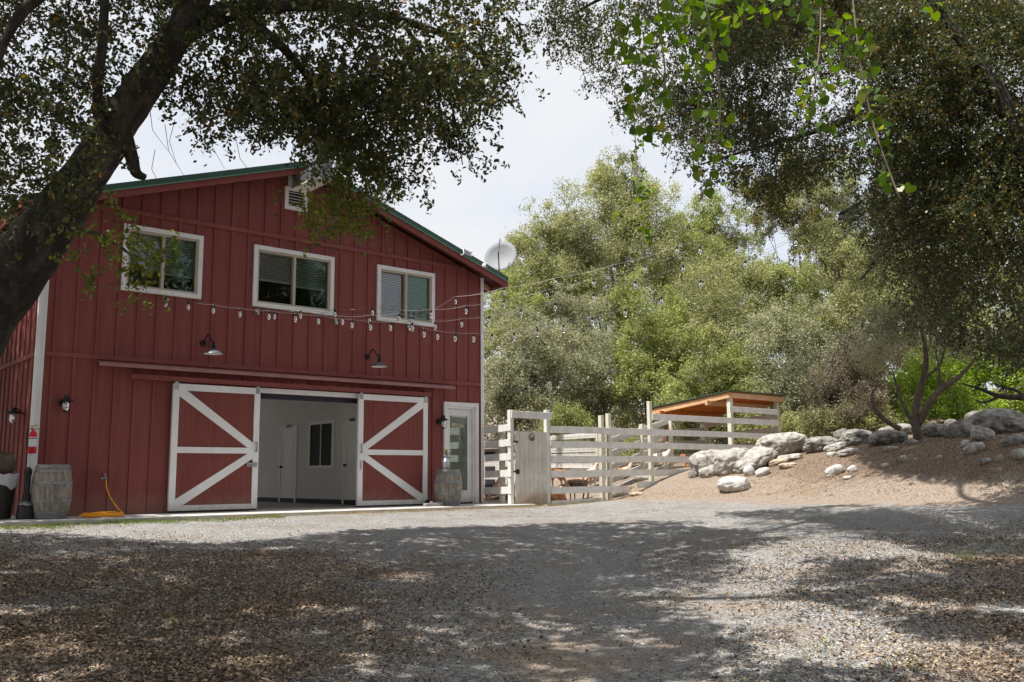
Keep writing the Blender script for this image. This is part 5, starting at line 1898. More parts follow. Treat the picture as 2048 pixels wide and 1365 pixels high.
def rough_tube(name, P, R_, seg, m_, parent, org, amp=0.12, freq=3.0):
    P, R_ = catmull(P, R_, 8)
    b = MB()
    b.tube([p - org for p in P], R_, seg)
    nv = []
    k_ = 0
    for i, v_ in enumerate(b.v):
        ring = min(i // seg, len(P) - 1)
        c = Vector(P[ring] - org)
        w_ = Vector(v_) - c
        nz = mnoise.noise(Vector(v_) * freq + Vector((3, 1, 2))) * 0.6 + mnoise.noise(Vector(v_) * freq * 3.2) * 0.3 + mnoise.noise(Vector(v_) * freq * 9) * 0.16
        nv.append(tuple(c + w_ * (1 + amp * nz * 2)))
    b.v = nv
    return b.build(name, m_, parent, smooth=True)


rough_tube('trunk', PP, RR, 28, BARK, OAK, oo, amp=0.10, freq=4.0)
limbs = [
    ([(240, 245, 6.95), (262, 310, 7.0), (272, 345, 7.0), (290, 355, 7.0)], [.07, .05, .04, .025]),          # broken stub
    ([(205, 215 + 95, 6.9), (195, 180, 6.7), (205, 90, 6.6), (212, -60, 6.5)], [.05, .04, .035, .03]),
    ([(352, 75, 6.9), (470, 20, 7.2), (640, 10, 7.6), (800, 40, 8.0), (930, 90, 8.3), (985, 150, 8.4)], [.10, .08, .06, .04, .025, .012]),
    ([(470, 20, 7.2), (560, 90, 7.6), (640, 190, 8.0), (690, 300, 8.4), (700, 400, 8.5)], [.05, .04, .03, .02, .01]),
    ([(430, -120, 6.9), (700, -180, 7.5), (900, -120, 8.0), (1010, 0, 8.2)], [.08, .06, .04, .02]),
    ([(392, -10, 6.9), (250, -60, 6.5), (100, -20, 6.4), (10, 80, 6.4), (-30, 250, 6.4)], [.09, .07, .05, .035, .02]),
    ([(800, 40, 8.0), (860, 130, 8.1), (905, 220, 8.1), (925, 330, 8.1)], [.02, .014, .009, .005]),
    ([(480, -330, 6.7), (500, -700, 8.0), (800, -900, 10.0), (1100, -700, 12)], [.10, .09, .07, .04]),
    ([(560, -560, 6.6), (900, -900, 6.0), (1400, -1200, 6.0)], [.08, .06, .03]),
    ([(120, 455, 7.0), (200, 470, 6.6), (270, 520, 6.4), (285, 570, 6.4)], [.02, .012, .008, .004]),
]
for P_, R_ in limbs:
    rough_tube('limb', [W(*q) for q in P_], R_, 10, BARK, OAK, oo, amp=0.08)

rngL = np.random.default_rng(5)
LEFTPOLYS = [
    # poly, clusters, Y range, leaf mat key
    ([(-90, -90), (1060, -90), (1045, 60), (1030, 150), (900, 165), (480, 180), (420, 120), (-90, 200)], 210, (6.4, 9.0), 'd'),
    ([(480, 130), (900, 130), (1015, 180), (900, 220), (840, 270), (800, 350), (720, 320), (650, 290), (600, 268), (520, 255), (490, 220)], 165, (7.2, 9.2), 'd'),
    ([(640, 320), (710, 330), (790, 360), (760, 400), (720, 440), (690, 440), (650, 480), (640, 440), (632, 380)], 26, (7.6, 8.8), 'm'),
    ([(-90, 180), (240, 130), (190, 280), (120, 400), (50, 460), (-90, 500)], 52, (6.0, 8.2), 'd'),
    ([(300, 120), (460, 140), (480, 250), (420, 270), (360, 220), (330, 220)], 16, (6.6, 8.0), 'd'),
    ([(130, 440), (210, 420), (320, 470), (290, 560), (240, 570), (190, 500)], 7, (6.0, 6.6), 'm'),
    ([(-60, 400), (60, 420), (90, 520), (-60, 520)], 8, (7.6, 9), 'm'),
    ([(880, 190), (950, 200), (940, 290), (915, 330), (890, 270)], 9, (7.9, 8.4), 'd'),
    ([(920, 40), (1030, 60), (1035, 150), (960, 190), (900, 150)], 14, (7.8, 8.6), 'd'),
]
lc = {'d': [], 'm': []}; la = {'d': [], 'm': []}; tw = []
for poly, k_, (y0, y1), key in LEFTPOLYS:
    s_ = sample_poly(poly, k_, rngL)
    cl = Wv(s_[:, 0], s_[:, 1], rngL.uniform(y0, y1, k_))
    C_, A_, T_ = clusters_to_twigs(cl, rngL, 10 if key == 'd' else 7, 0.14, 0.20, 15)
    lc[key].append(C_); la[key].append(A_); tw += T_
for key, m_, nm in (('d', OAKLEAF, 'leaf_mass'), ('m', OAKLIT, 'lit_leaf_mass')):
    C_ = np.concatenate(lc[key]) - oo; A_ = np.concatenate(la[key])
    V_, npv = leafverts(C_, 0.046, 0.026, rngL, 0.7, 0.3, 'hex', A_)
    fastmesh(nm, V_, npv, m_, OAK)
tm = MB(); twigs_mesh([(a - oo, b - oo, c - oo) for a, b, c in tw[::2]], 0.0022, tm)
# hanging bare twigs
for px, py in ((330, 250), (350, 240), (300, 220), (420, 240), (470, 270), (310, 300)):
    a = W(px, py, 7.0); e = W(px + rngL.uniform(-20, 60), py + rngL.uniform(60, 110), 7.0)
    tm.tube([a - oo, (a + e) / 2 - oo + np.array([-0.05, 0, 0]), e - oo], [0.003, 0.0025, 0.0015], 3, cap=False)
tm.build('twigs', TWIG, OAK)

# ---- oak on the right
ROAK = empty('shade_oak', (9.6, 11.5, float(GZ(9.6, 11.5))), 0, 'big dark oak filling the upper right with a drooping crown', 'tree')
ro = np.array(ROAK.location)
rough_tube('trunk', [np.array([9.6, 11.5, ro[2] - 0.3]), np.array([9.4, 11.4, 1.5]), np.array([8.9, 11.6, 3.0]), np.array([8.3, 11.8, 4.6]), np.array([7.2, 12.0, 6.4]), np.array([6.0, 12.2, 8.2])],
           [.42, .36, .32, .28, .22, .14], 20, BARK, ROAK, ro)
rl = [
    ([(2090, 420, 10.8), (2035, 300, 10.6), (2000, 190, 10.5), (1930, 90, 10.5), (1850, -20, 10.6)], [.13, .11, .09, .07, .05]),
    ([(2200, 500, 11.0), (2100, 350, 11.3), (1950, 150, 11.6), (1750, 20, 12.0), (1500, -60, 12.4), (1250, -20, 12.6), (1130, 40, 12.8)], [.16, .14, .11, .08, .055, .03, .012]),
    ([(1950, 150, 11.6), (1800, 200, 12.0), (1640, 260, 12.4), (1500, 300, 12.6), (1400, 330, 12.6)], [.07, .055, .04, .02, .01]),
    ([(2100, 350, 11.3), (1950, 420, 12.0), (1800, 480, 12.4), (1720, 560, 12.5)], [.08, .06, .04, .015]),
    ([(1750, 20, 12.0), (1400, -500, 12.5), (1300, -900, 12.5)], [.08, .06, .03]),
]
for P_, R_ in rl:
    rough_tube('limb', [W(*q) for q in P_], R_, 10, BARK, ROAK, ro, amp=0.08)
rngR = np.random.default_rng(9)
RP = [
    ([(1080, -80), (2130, -80), (2130, 330), (1700, 330), (1560, 380), (1500, 360), (1400, 300), (1330, 255), (1260, 225), (1180, 130), (1090, 70)], 430, (10.2, 13.6)),
    ([(1330, 150), (1560, 150), (1580, 360), (1540, 390), (1440, 350), (1370, 330), (1345, 280)], 70, (11.0, 12.8)),
    ([(1760, 290), (2130, 250), (2130, 660), (1990, 700), (1890, 670), (1810, 600), (1760, 520), (1720, 420)], 340, (10.6, 14.0)),
    ([(1720, 0), (2130, 0), (2130, 450), (1800, 450)], 380, (10.0, 12.4)),
    ([(1980, 640), (2060, 660), (2080, 740), (2000, 740)], 10, (11.5, 13.5)),
]
C_, A_ = [], []
tw = []
for poly, k_, (y0, y1) in RP:
    s_ = sample_poly(poly, k_, rngR)
    cl = Wv(s_[:, 0], s_[:, 1], rngR.uniform(y0, y1, k_))
    c1, a1, t1 = clusters_to_twigs(cl, rngR, 13, 0.14, 0.30, 17, 1.3)
    C_.append(c1); A_.append(a1); tw += t1
for sel, m_ in (((0, 1, 3), OAKLEAF), ((2, 4), OAKLEAF2)):  # upper crown keeps the dark leaf, lower crown takes the lit copy
    Cs_ = np.concatenate([C_[i] for i in sel]) - ro; As_ = np.concatenate([A_[i] for i in sel])
    V_, npv = leafverts(Cs_, 0.046, 0.027, rngR, 0.7, 0.3, 'diamond', As_)
    fastmesh('leaf_mass', V_, npv, m_, ROAK)
tm = MB(); twigs_mesh([(a - ro, b - ro, c - ro) for a, b, c in tw[::4]], 0.003, tm)
tm.build('twigs', TWIG, ROAK)

OAKDENSE = leafmat('dense_oak_leaf', [(0.0, (0.030, 0.036, 0.018)), (0.6, (0.055, 0.065, 0.026)), (1.0, (0.09, 0.10, 0.035))], trans=0.10, rough=0.6)  # low translucency, so the overhead leaves pass less light
# ---- overhead leaves that shade the drive (high limbs, above the frame)
SHADE = [
    ([(-150, 1066), (80, 1068), (200, 1078), (330, 1088), (450, 1092), (560, 1080), (700, 1063), (900, 1053), (1100, 1049), (1250, 1043), (1400, 1042), (1380, 1054), (1500, 1062),
      (1560, 1078), (1530, 1092), (1400, 1104), (1460, 1128), (1300, 1142), (1120, 1156), (1010, 1185), (930, 1240), (900, 1420), (-150, 1420)], 0.92, 'oak'),
    ([(1420, 1026), (1550, 1003), (1700, 988), (2150, 968), (2150, 1100), (1980, 1118), (1850, 1100), (1750, 1062), (1620, 1042), (1500, 1036)], 0.95, 'right'),
    ([(1620, 1122), (1700, 1112), (1850, 1128), (2150, 1110), (2150, 1300), (1900, 1280), (1780, 1235), (1650, 1200), (1570, 1195), (1610, 1160)], 0.88, 'right'),
    ([(1030, 1190), (1200, 1202), (1320, 1217), (1430, 1262), (1500, 1310), (1540, 1420), (890, 1420), (930, 1240)], 0.92, 'oak'),
    ([(1540, 1270), (1640, 1285), (1800, 1340), (1840, 1420), (1600, 1420), (1560, 1340)], 0.6, 'oak'),
]
for _k in range(2): SHADE.append(([(1700, 900), (1800, 850), (2200, 770), (2200, 972), (2000, 962), (1870, 962), (1765, 940)], 0.95, 'right'))
HOLES = [(100, 1290, 45, 7), (60, 1345, 55, 7), (330, 1238, 35, 4), (480, 1345, 55, 7), (240, 1325, 40, 5), (720, 1330, 45, 6), (1260, 1265, 40, 7), (1500, 1330, 50, 10), (1600, 1290, 40, 8), (820, 1158, 60, 9), (940, 1178, 30, 7), (640, 1215, 55, 9), (600, 1238, 30, 5), (420, 1288, 55, 7), (50, 1225, 60, 9), (200, 1195, 30, 5), (290, 1145, 30, 4),
         (1150, 1290, 50, 10), (1090, 1345, 60, 12), (520, 1320, 60, 8), (1700, 1020, 40, 5), (1900, 1000, 80, 5), (150, 1300, 50, 8), (320, 1150, 50, 5), (1420, 1310, 40, 8)]
_gyy = np.linspace(970, 1420, 91)


def ground_pts(s_):
    out_ = []
    for px, py in s_:
        z = -0.4
        r = ray(px, py)
        for _ in range(12):
            t = (z - CAM[2]) / r[2] if r[2] < -1e-3 else 40
            t = min(t, 40)
            p = CAM + r * t
            z = 0.5 * z + 0.5 * float(GZ(p[0], p[1]))
        out_.append(p)
    return np.array(out_)


rngS = np.random.default_rng(21)
shade = {'oak': [], 'right': []}
for poly, dens, key in SHADE:
    # sample uniformly in WORLD area: pick world points, project, test
    pts = ground_pts(poly)
    lo = pts.min(0); hi = pts.max(0)
    area = (hi[0] - lo[0]) * (hi[1] - lo[1])
    n = int(area * 50)
    G_ = np.stack([rngS.uniform(lo[0], hi[0], n), rngS.uniform(lo[1], hi[1], n)], 1)
    G3 = np.concatenate([G_, GZ(G_[:, 0], G_[:, 1])[:, None]], 1)
    v_ = G3 - CAM
    zz = v_ @ _fw
    px = 1024 + FPX * (v_ @ _rt) / zz; py = 682.5 - FPX * (v_ @ _up) / zz
    ok = in_poly(px, py, poly) & (G_[:, 1] < 20.5)
    for hx, hy, hw, hh in HOLES:
        ok &= ~((((px - hx) / (hw * 1.3)) ** 2 + ((py - hy) / (hh * 1.35)) ** 2) < 1)
    nzv = np.array([mnoise.noise(Vector((a * 1.4, b * 1.4, 3.0))) for a, b in G_])
    ok &= nzv < (0.55 if dens > 0.9 else 0.30 if dens > 0.85 else 0.12)
    G3 = G3[ok]
    H = rngS.uniform(7.6, 9.6, len(G3))
    T_ = G3 + SUN[None] * (H / SUN[2])[:, None]
    shade[key].append(T_)
# canopy over and behind the camera
G_ = np.stack([rngS.uniform(-12, 9, 5000), rngS.uniform(-8, 5.5, 5000)], 1)
shade['oak'].append(np.concatenate([G_, np.full((5000, 1), -0.7)], 1) + SUN[None] * (rngS.uniform(7.6, 10, 5000) / SUN[2])[:, None])
for key, root, org in (('oak', OAK, oo), ('right', ROAK, ro)):
    T_ = np.concatenate(shade[key])
    C_ = np.repeat(T_, 14, 0) + rngS.normal(0, 0.12, (len(T_) * 14, 3))
    # keep the leaves off the picture: only those above the frame
    v_ = C_ - CAM; zz = v_ @ _fw
    py = 682.5 - FPX * (v_ @ _up) / np.maximum(zz, 0.1)
    px = 1024 + FPX * (v_ @ _rt) / np.maximum(zz, 0.1)
    keep = (zz < 0.2) | (py < -60) | (px < -60) | (px > 2110)
    vis = (~keep) & (px > 1350)
    if vis.sum() > 0:
        C2 = np.repeat(C_[vis], 6, 0) + rngS.normal(0, 0.09, (vis.sum() * 6, 3)) - org
        V2, npv2 = leafverts(C2, 0.066, 0.040, rngS, 1.0, 0.3, 'diamond')
        fastmesh('inner_leaf_mass', V2, npv2, OAKLEAF, root)
    C_ = C_[keep] - org
    V_, npv = leafverts(C_, 0.15, 0.10, rngS, 1.6, 0.0, 'diamond')
    fastmesh('high_leaf_mass', V_, npv, OAKDENSE, root)
# left wall shade: leaves of the oak between the sun and the barn's side wall
G_ = np.stack([rngS.uniform(-10.0, -8.5, 2600), rngS.uniform(-1.2, 7.0, 2600)], 1)
T_ = np.array([L2W(a, b, rngS.uniform(0.0, 4.0)) for a, b in G_]) + SUN[None] * (rngS.uniform(3.5, 6.5, 2600) / SUN[2])[:, None]
T_ = T_[(T_[:, 0] < -0.585 * T_[:, 1])]
C_ = np.repeat(T_, 9, 0) + rngS.normal(0, 0.16, (len(T_) * 9, 3)) - oo
V_, npv = leafverts(C_, 0.13, 0.08, rngS, 1.0, 0.0, 'diamond')
fastmesh('side_leaf_mass', V_, npv, OAKLEAF, OAK)


# ---- heart leaved vines hanging in front
def vine(polys, label, strands, size=0.056):
    rng = np.random.default_rng(int(abs(polys[0][0][0][0])) + 3)
    first = W(*polys[0][0][0], polys[0][2][0])
    VN = empty('hanging_vine', first, 0, label, 'vine', 'heart leaved vines hanging from the right oak')
    vo = np.array(VN.location)
    Cs = []
    for poly, k_, (y0, y1) in polys:
        s_ = sample_poly(poly, k_, rng)
        c = Wv(s_[:, 0], s_[:, 1], rng.uniform(y0, y1, k_))
        Cs.append(c)
    C_ = np.concatenate(Cs) - vo
    V_, npv = leafverts(C_, size, size * 0.92, rng, 0.2, 1.6, 'heart')
    # make leaves face roughly the camera side
    fastmesh('leaf_mass', V_, npv, VINELEAF, VN)
    b = MB()
    for pts in strands:
        P_ = [W(*q) - vo for q in pts]
        P_, R_ = catmull(P_, [0.004] * len(P_), 5)
        b.tube(P_, 0.0045, 6)
    b.build('stem', mat('vine_stem', (0.24, 0.20, 0.15), 0.8), VN, smooth=True)


vine([([(1215, 60), (1330, 10), (1440, -40), (1460, 90), (1420, 190), (1380, 160), (1300, 170), (1240, 130)], 150, (4.1, 4.9)),
      ([(1205, -30), (1250, -40), (1250, 130), (1205, 110)], 16, (4.1, 4.6)),
      ([(1250, 170), (1345, 190), (1350, 290), (1300, 290), (1250, 270)], 44, (4.1, 4.7)),
      ([(1365, 190), (1460, 180), (1480, 380), (1400, 400), (1375, 330)], 40, (4.1, 4.6)),
      ([(1300, -60), (1700, -60), (1640, 40), (1500, 60), (1330, 60)], 130, (4.0, 5.2))],
     'bright green heart leaved vine hanging at the top centre right', [[(1310, -60, 4.5), (1320, 60, 4.5), (1330, 160, 4.5), (1310, 260, 4.5)], [(1400, -60, 4.4), (1430, 120, 4.4), (1440, 220, 4.4), (1425, 340, 4.4), (1400, 400, 4.4)],
                                                                       [(1330, 160, 4.5), (1280, 100, 4.5), (1225, 90, 4.5)]])
vine([([(1262, 250), (1280, 250), (1300, 420), (1305, 500), (1280, 500), (1262, 350)], 60, (6.4, 6.7)),
      ([(1225, 420), (1265, 430), (1260, 470), (1225, 450)], 8, (6.4, 6.6)), ([(1240, 500), (1300, 460), (1310, 480), (1270, 515)], 8, (6.4, 6.6)), ([(1275, 370), (1310, 380), (1290, 400)], 6, (6.4, 6.6))],
     'thin dangling vine strand in front of the tall centre tree', [[(1262, 180, 6.5), (1272, 300, 6.5), (1276, 400, 6.5), (1290, 510, 6.5)]], size=0.040)
vine([([(1585, 30), (1640, 20), (1720, 30), (1720, 130), (1660, 200), (1690, 280), (1600, 280), (1580, 200)], 80, (4.4, 5.4)),
      ([(1690, 40), (1740, 60), (1770, 220), (1790, 300), (1830, 370), (1790, 400), (1740, 360), (1710, 240)], 66, (4.4, 5.2)),
      ([(1840, 0), (1880, 0), (1890, 40), (1850, 40)], 5, (4.6, 5))],
     'bright green heart leaved vine hanging at the upper right before the dark oak', [[(1640, -60, 4.8), (1640, 80, 4.8), (1620, 240, 4.8)], [(1700, -60, 4.8), (1720, 120, 4.8), (1750, 260, 4.8), (1800, 400, 4.8)]], size=0.056)


# ------------------------------------------------------------------ background trees
def lm(name, c1, c2, c3, tr=0.33):
    return leafmat(name, [(0.0, c1), (0.5, c2), (1.0, c3)], trans=tr, rough=0.5, scale=0.55)


BG_OLIVE = lm('olive_leaf', (0.14, 0.155, 0.066), (0.25, 0.27, 0.118), (0.42, 0.425, 0.20))
BG_GREY = lm('grey_green_leaf', (0.15, 0.158, 0.092), (0.265, 0.275, 0.16), (0.42, 0.42, 0.27))
BG_GREEN = lm('fresh_green_leaf', (0.14, 0.17, 0.052), (0.255, 0.295, 0.095), (0.42, 0.45, 0.175))
BG_YEL = lm('yellow_green_leaf', (0.10, 0.10, 0.03), (0.19, 0.19, 0.05), (0.32, 0.30, 0.09), 0.35)
BG_BRIGHT = lm('bright_green_leaf', (0.10, 0.16, 0.02), (0.19, 0.29, 0.04), (0.32, 0.42, 0.07), 0.4)
BG_BROWN = lm('brownish_leaf', (0.08, 0.065, 0.045), (0.15, 0.13, 0.08), (0.25, 0.215, 0.15))


def crown_leaves(blobs, n, size, rng, wl=0.5, depth=0.9):
    """blobs: (world centre, radius xyz). tufts on a lumpy shell + some inside"""
    vol = np.array([b_[1][0] * b_[1][2] for b_ in blobs]); vol = vol / vol.sum()
    out_ = []
    per = 42
    K = max(1, n // per)
    for (c, rad), wv in zip(blobs, vol):
        k_ = max(2, int(K * wv))
        M_ = int(rng.integers(16, 24))
        sd_ = unit(rng.normal(size=(M_, 3)) + np.array([0, 0, 0.15]))
        sc_ = sd_ * np.array(rad) * rng.uniform(0.55, 1.0, M_)[:, None]
        sr_ = rng.uniform(0.24, 0.42, M_)
        pick = rng.integers(0, M_, k_)
        inner = rng.uniform(0, 1, k_) < 0.22
        dd = unit(rng.normal(size=(k_, 3)) + np.array([0, 0, 0.45]) + sd_[pick] * 0.7)
        off_ = sc_[pick] + dd * np.array(rad) * (sr_[pick] * rng.uniform(0.75, 1.1, k_))[:, None]
        off_[inner] *= rng.uniform(0.1, 0.7, inner.sum())[:, None]
        d = off_ / np.array(rad)
        rr = np.ones(k_)
        lump = np.array([1 + 0.35 * mnoise.noise(Vector(tuple(q * 2.2)) + Vector(tuple(c))) + 0.18 * mnoise.noise(Vector(tuple(q * 6)) + Vector(tuple(c))) for q in d])
        t = c + d * np.array(rad) * (rr * lump)[:, None]
        sp = 0.09 * (rad[0] + rad[2]) * 0.5
        sp = min(max(sp, 0.10), 0.26)
        p = np.repeat(t, per, 0) + rng.normal(0, 1, (k_ * per, 3)) * sp * rng.uniform(0.5, 1.3, k_).repeat(per)[:, None]
        out_.append(p)
    return np.concatenate(out_)


def bgtree(label, m_, blobs, n, size=0.085, trunk=True, name='tree', cat='tree', seed=1, width=0.42):
    rng = np.random.default_rng(seed)
    B = []
    for px, py, rpx, Y, *asp in blobs:
        c = W(px, py, Y); r = rpx * Y / FPX
        a = asp[0] if asp else 1.0
        B.append((c, (r, r * 0.85, r * a)))
    c0 = np.mean([b_[0] for b_ in B], 0)
    base = np.array([c0[0], c0[1] + 0.3, float(min(GZ(c0[0], c0[1]), 9))])
    T = empty(name, base, 0, label, cat, 'trees and bushes behind the pen')
    C_ = crown_leaves(B, int(n * 1.3), size, rng) - base
    C_ = C_[C_[:, 2] > -0.2]
    V_, npv = leafverts(C_, size, size * width, rng, 0.5, 0.0, 'diamond')
    fastmesh('crown', V_, npv, m_, T)
    if trunk:
        b = MB()
        top = c0 - base
        tr_ = (0.10 + 0.012 * max(0, top[2])) * (0.18 if m_ is BG_YEL else 0.6)
        b.tube([(0, 0, -0.4), (0.1, 0, top[2] * 0.3), (top[0] * 0.5, 0, top[2] * 0.65), tuple(top)], [tr_ * 1.3, tr_, tr_ * 0.8, tr_ * 0.4], 8, jit=0.1)
        for c, rad in B:
            e = c - base
            s = np.array([0.1, 0, top[2] * 0.35])
            b.tube([s, (s + e) / 2 + rng.normal(0, 0.25, 3), e], [tr_ * 0.6, tr_ * 0.4, tr_ * 0.12], 6)
            for _ in range(7):
                q = e + unit(rng.normal(size=3)) * np.array(rad) * 0.9
                b.tube([e, (e + q) / 2 + rng.normal(0, 0.15, 3), q], [tr_ * 0.2, tr_ * 0.12, 0.01], 4)
        b.build('trunk', BARKL, T)
    return T


bgtree('tallest grey green tree rising in the centre behind the pen', BG_OLIVE,
       [(1245, 375, 62, 36, 1.0), (1215, 430, 85, 36), (1285, 440, 75, 36), (1235, 520, 110, 35.5), (1300, 530, 85, 35), (1180, 560, 80, 35), (1200, 350, 26, 36)], 62000, 0.10, seed=1)
bgtree('rounded olive tree left of the tallest tree', BG_OLIVE,
       [(1105, 470, 62, 34), (1075, 530, 75, 33.5), (1140, 520, 80, 34), (1060, 600, 70, 33), (1130, 600, 80, 33)], 46000, 0.095, seed=2)
bgtree('small pale treetop just right of the satellite dish', BG_GREEN, [(1010, 600, 42, 32), (1040, 640, 50, 31), (995, 660, 40, 30), (1030, 560, 26, 33)], 15000, 0.085, seed=3)
bgtree('spreading pale green treetop right of the tallest tree', BG_GREEN, [(1420, 450, 52, 38), (1380, 480, 50, 38), (1460, 480, 60, 38), (1400, 540, 80, 37), (1345, 520, 60, 37)], 40000, 0.10, seed=4)
bgtree('grey green rounded bush left of the pen behind the gate', BG_GREY, [(1030, 700, 75, 29), (1075, 760, 85, 28.5), (1010, 790, 75, 28), (1090, 690, 60, 29), (1050, 840, 70, 28)], 42000, 0.085, seed=5)
bgtree('dark silvery oak above the front fence', BG_GREY, [(1190, 690, 85, 31), (1170, 760, 90, 30), (1230, 800, 70, 30), (1140, 640, 55, 31), (1150, 830, 50, 30)], 40000, 0.085, seed=6)
bgtree('fresh green climber covered tree in the middle of the bank', BG_GREEN, [(1300, 640, 80, 31), (1290, 720, 75, 30), (1340, 700, 60, 30), (1270, 790, 50, 29), (1250, 640, 50, 31)], 38000, 0.09, seed=7)
bgtree('wide olive tree above the shelter roof', BG_OLIVE, [(1440, 600, 90, 33), (1390, 650, 80, 32), (1500, 620, 90, 33), (1440, 700, 95, 31), (1380, 730, 70, 30)], 52000, 0.09, seed=8)
bgtree('dark leafy bush directly behind the shelter', BG_GREEN, [(1370, 780, 55, 29), (1440, 770, 60, 29), (1490, 760, 65, 29), (1340, 830, 40, 28), (1420, 830, 60, 29), (1520, 820, 60, 28.5)], 30000, 0.085, seed=9)
bgtree('pale brushy tree right of the shelter roof', BG_GREY, [(1580, 690, 85, 29), (1620, 760, 85, 28), (1560, 770, 60, 28), (1660, 700, 70, 29), (1600, 820, 60, 27.5), (1640, 830, 50, 27)], 46000, 0.08, seed=10)
bgtree('leafy tree with yellow tips below the bulb strings', BG_GREEN, [(1560, 600, 75, 33), (1620, 620, 70, 32), (1500, 560, 55, 35), (1680, 650, 50, 31)], 34000, 0.09, seed=11)
bgtree('yellow leaved tree against the sky gap', BG_YEL, [(1540, 420, 48, 36), (1580, 390, 60, 36), (1500, 390, 36, 36), (1625, 440, 52, 36), (1650, 520, 52, 36), (1600, 480, 34, 36), (1700, 560, 50, 35)], 42000, 0.10, seed=12)
bgtree('brown grey brush under the small tree at the right', BG_BROWN, [(1700, 770, 62, 25), (1740, 720, 60, 25.5), (1660, 800, 45, 25), (1720, 830, 45, 24)], 26000, 0.07, seed=13)
bgtree('sunlit bright green thicket behind the small tree', BG_BRIGHT, [(1780, 790, 60, 32), (1850, 770, 70, 33), (1930, 780, 70, 33), (2010, 770, 80, 33), (1900, 840, 60, 31), (1800, 850, 40, 30), (2080, 820, 80, 32), (1980, 850, 60, 30)], 42000, 0.10, name='thicket', cat='bush', seed=14, width=0.6)
bgtree('sage green oak in sun at the left edge of the dark right oak', BG_OLIVE,
       [(1640, 370, 66, 30), (1700, 440, 76, 30), (1640, 470, 50, 30), (1735, 550, 80, 29.5), (1600, 330, 44, 30.5), (1790, 480, 80, 30), (1800, 610, 80, 29), (1700, 640, 60, 29)], 56000, 0.08, seed=21)
bgtree('dim green tree deep behind the right oak', BG_GREEN, [(1800, 620, 110, 36), (1930, 620, 120, 36), (2060, 600, 130, 36), (1750, 520, 80, 37), (1900, 500, 110, 38), (2060, 420, 150, 38)], 42000, 0.12, seed=15)
bgtree('low pale shrub behind the gate crossbar', BG_GREEN, [(1130, 835, 26, 26, 0.8), (1160, 850, 26, 26, 0.7), (1105, 850, 22, 26, 0.7)], 7000, 0.06, trunk=False, name='shrub', cat='bush', seed=16)
bgtree('leafy shrub seen through the fence boards behind the goats', BG_GREEN, [(1150, 905, 42, 27.5, 0.6), (1200, 915, 40, 27.5, 0.6), (1100, 900, 40, 28, 0.6), (1250, 900, 40, 27.5, 0.6), (1290, 895, 40, 27.5, 0.6)], 14000, 0.07, trunk=False, name='shrub', cat='bush', seed=17)
bgtree('undergrowth at the back of the goat shelter', BG_OLIVE, [(1380, 890, 50, 29, 0.7), (1450, 880, 55, 29, 0.7), (1520, 870, 50, 28, 0.7), (1580, 865, 45, 27, 0.7)], 20000, 0.075, trunk=False, name='shrub', cat='bush', seed=18)
bgtree('dark undergrowth behind the middle boulders', BG_OLIVE, [(1640, 850, 40, 25, 0.8), (1700, 850, 40, 24.5, 0.8), (1760, 855, 36, 24, 0.8)], 14000, 0.065, trunk=False, name='shrub', cat='bush', seed=19)

bgtree('dark bushy tree crowding the left side wall of the barn', OAKLEAF, [(-190, 640, 150, 14.5), (-150, 400, 150, 15.5), (-260, 850, 150, 14), (-40, 420, 40, 17.5), (-60, 340, 60, 18)], 30000, 0.09, seed=20)

# small multi stemmed tree at the right
SM = W(1838, 870, 19.0)
ST = empty('small_oak', (SM[0], SM[1], float(GZ(SM[0], SM[1]))), 0, 'small forked oak with bare lower limbs behind the boulders', 'tree')
sto = np.array(ST.location)
for P_, R_ in [
    ([(1838, 880, 19), (1832, 850, 19), (1832, 810, 19), (1846, 760, 19), (1852, 710, 19), (1840, 650, 19)], [.17, .14, .12, .10, .08, .04]),
    ([(1836, 850, 19), (1858, 810, 18.8), (1880, 780, 18.7), (1920, 752, 18.6), (1950, 720, 18.6)], [.12, .11, .10, .07, .03]),
    ([(1826, 850, 19), (1808, 815, 19.2), (1795, 780, 19.4), (1785, 740, 19.5)], [.08, .06, .05, .02]),
    ([(1800, 858, 18.9), (1772, 842, 18.9), (1748, 815, 18.9), (1744, 790, 18.9), (1756, 770, 18.9)], [.09, .08, .07, .05, .02]),
    ([(1846, 760, 19), (1880, 730, 19.1), (1890, 690, 19.2)], [.05, .04, .02]),
    ([(1880, 780, 18.7), (1878, 740, 18.8), (1870, 700, 18.8)], [.05, .035, .02])]:
    rough_tube('limb' if R_[0] < 0.15 else 'trunk', [W(*q) for q in P_], [r_ * 0.62 for r_ in R_], 10, BARKL, ST, sto, amp=0.07)
rng = np.random.default_rng(33)
B = []
for px, py, rpx, Y in [(1840, 660, 70, 19), (1780, 700, 50, 19), (1900, 680, 55, 18.8), (1740, 720, 36, 19), (1940, 700, 40, 18.6), (1850, 610, 60, 19), (1760, 650, 50, 19.4)]:
    r = rpx * Y / FPX
    B.append((W(px, py, Y), (r, r, r * 0.75)))
C_ = crown_leaves(B, 17000, 0.05, rng) - sto
V_, npv = leafverts(C_, 0.052, 0.026, rng, 0.5)
fastmesh('crown', V_, npv, BG_GREY, ST)
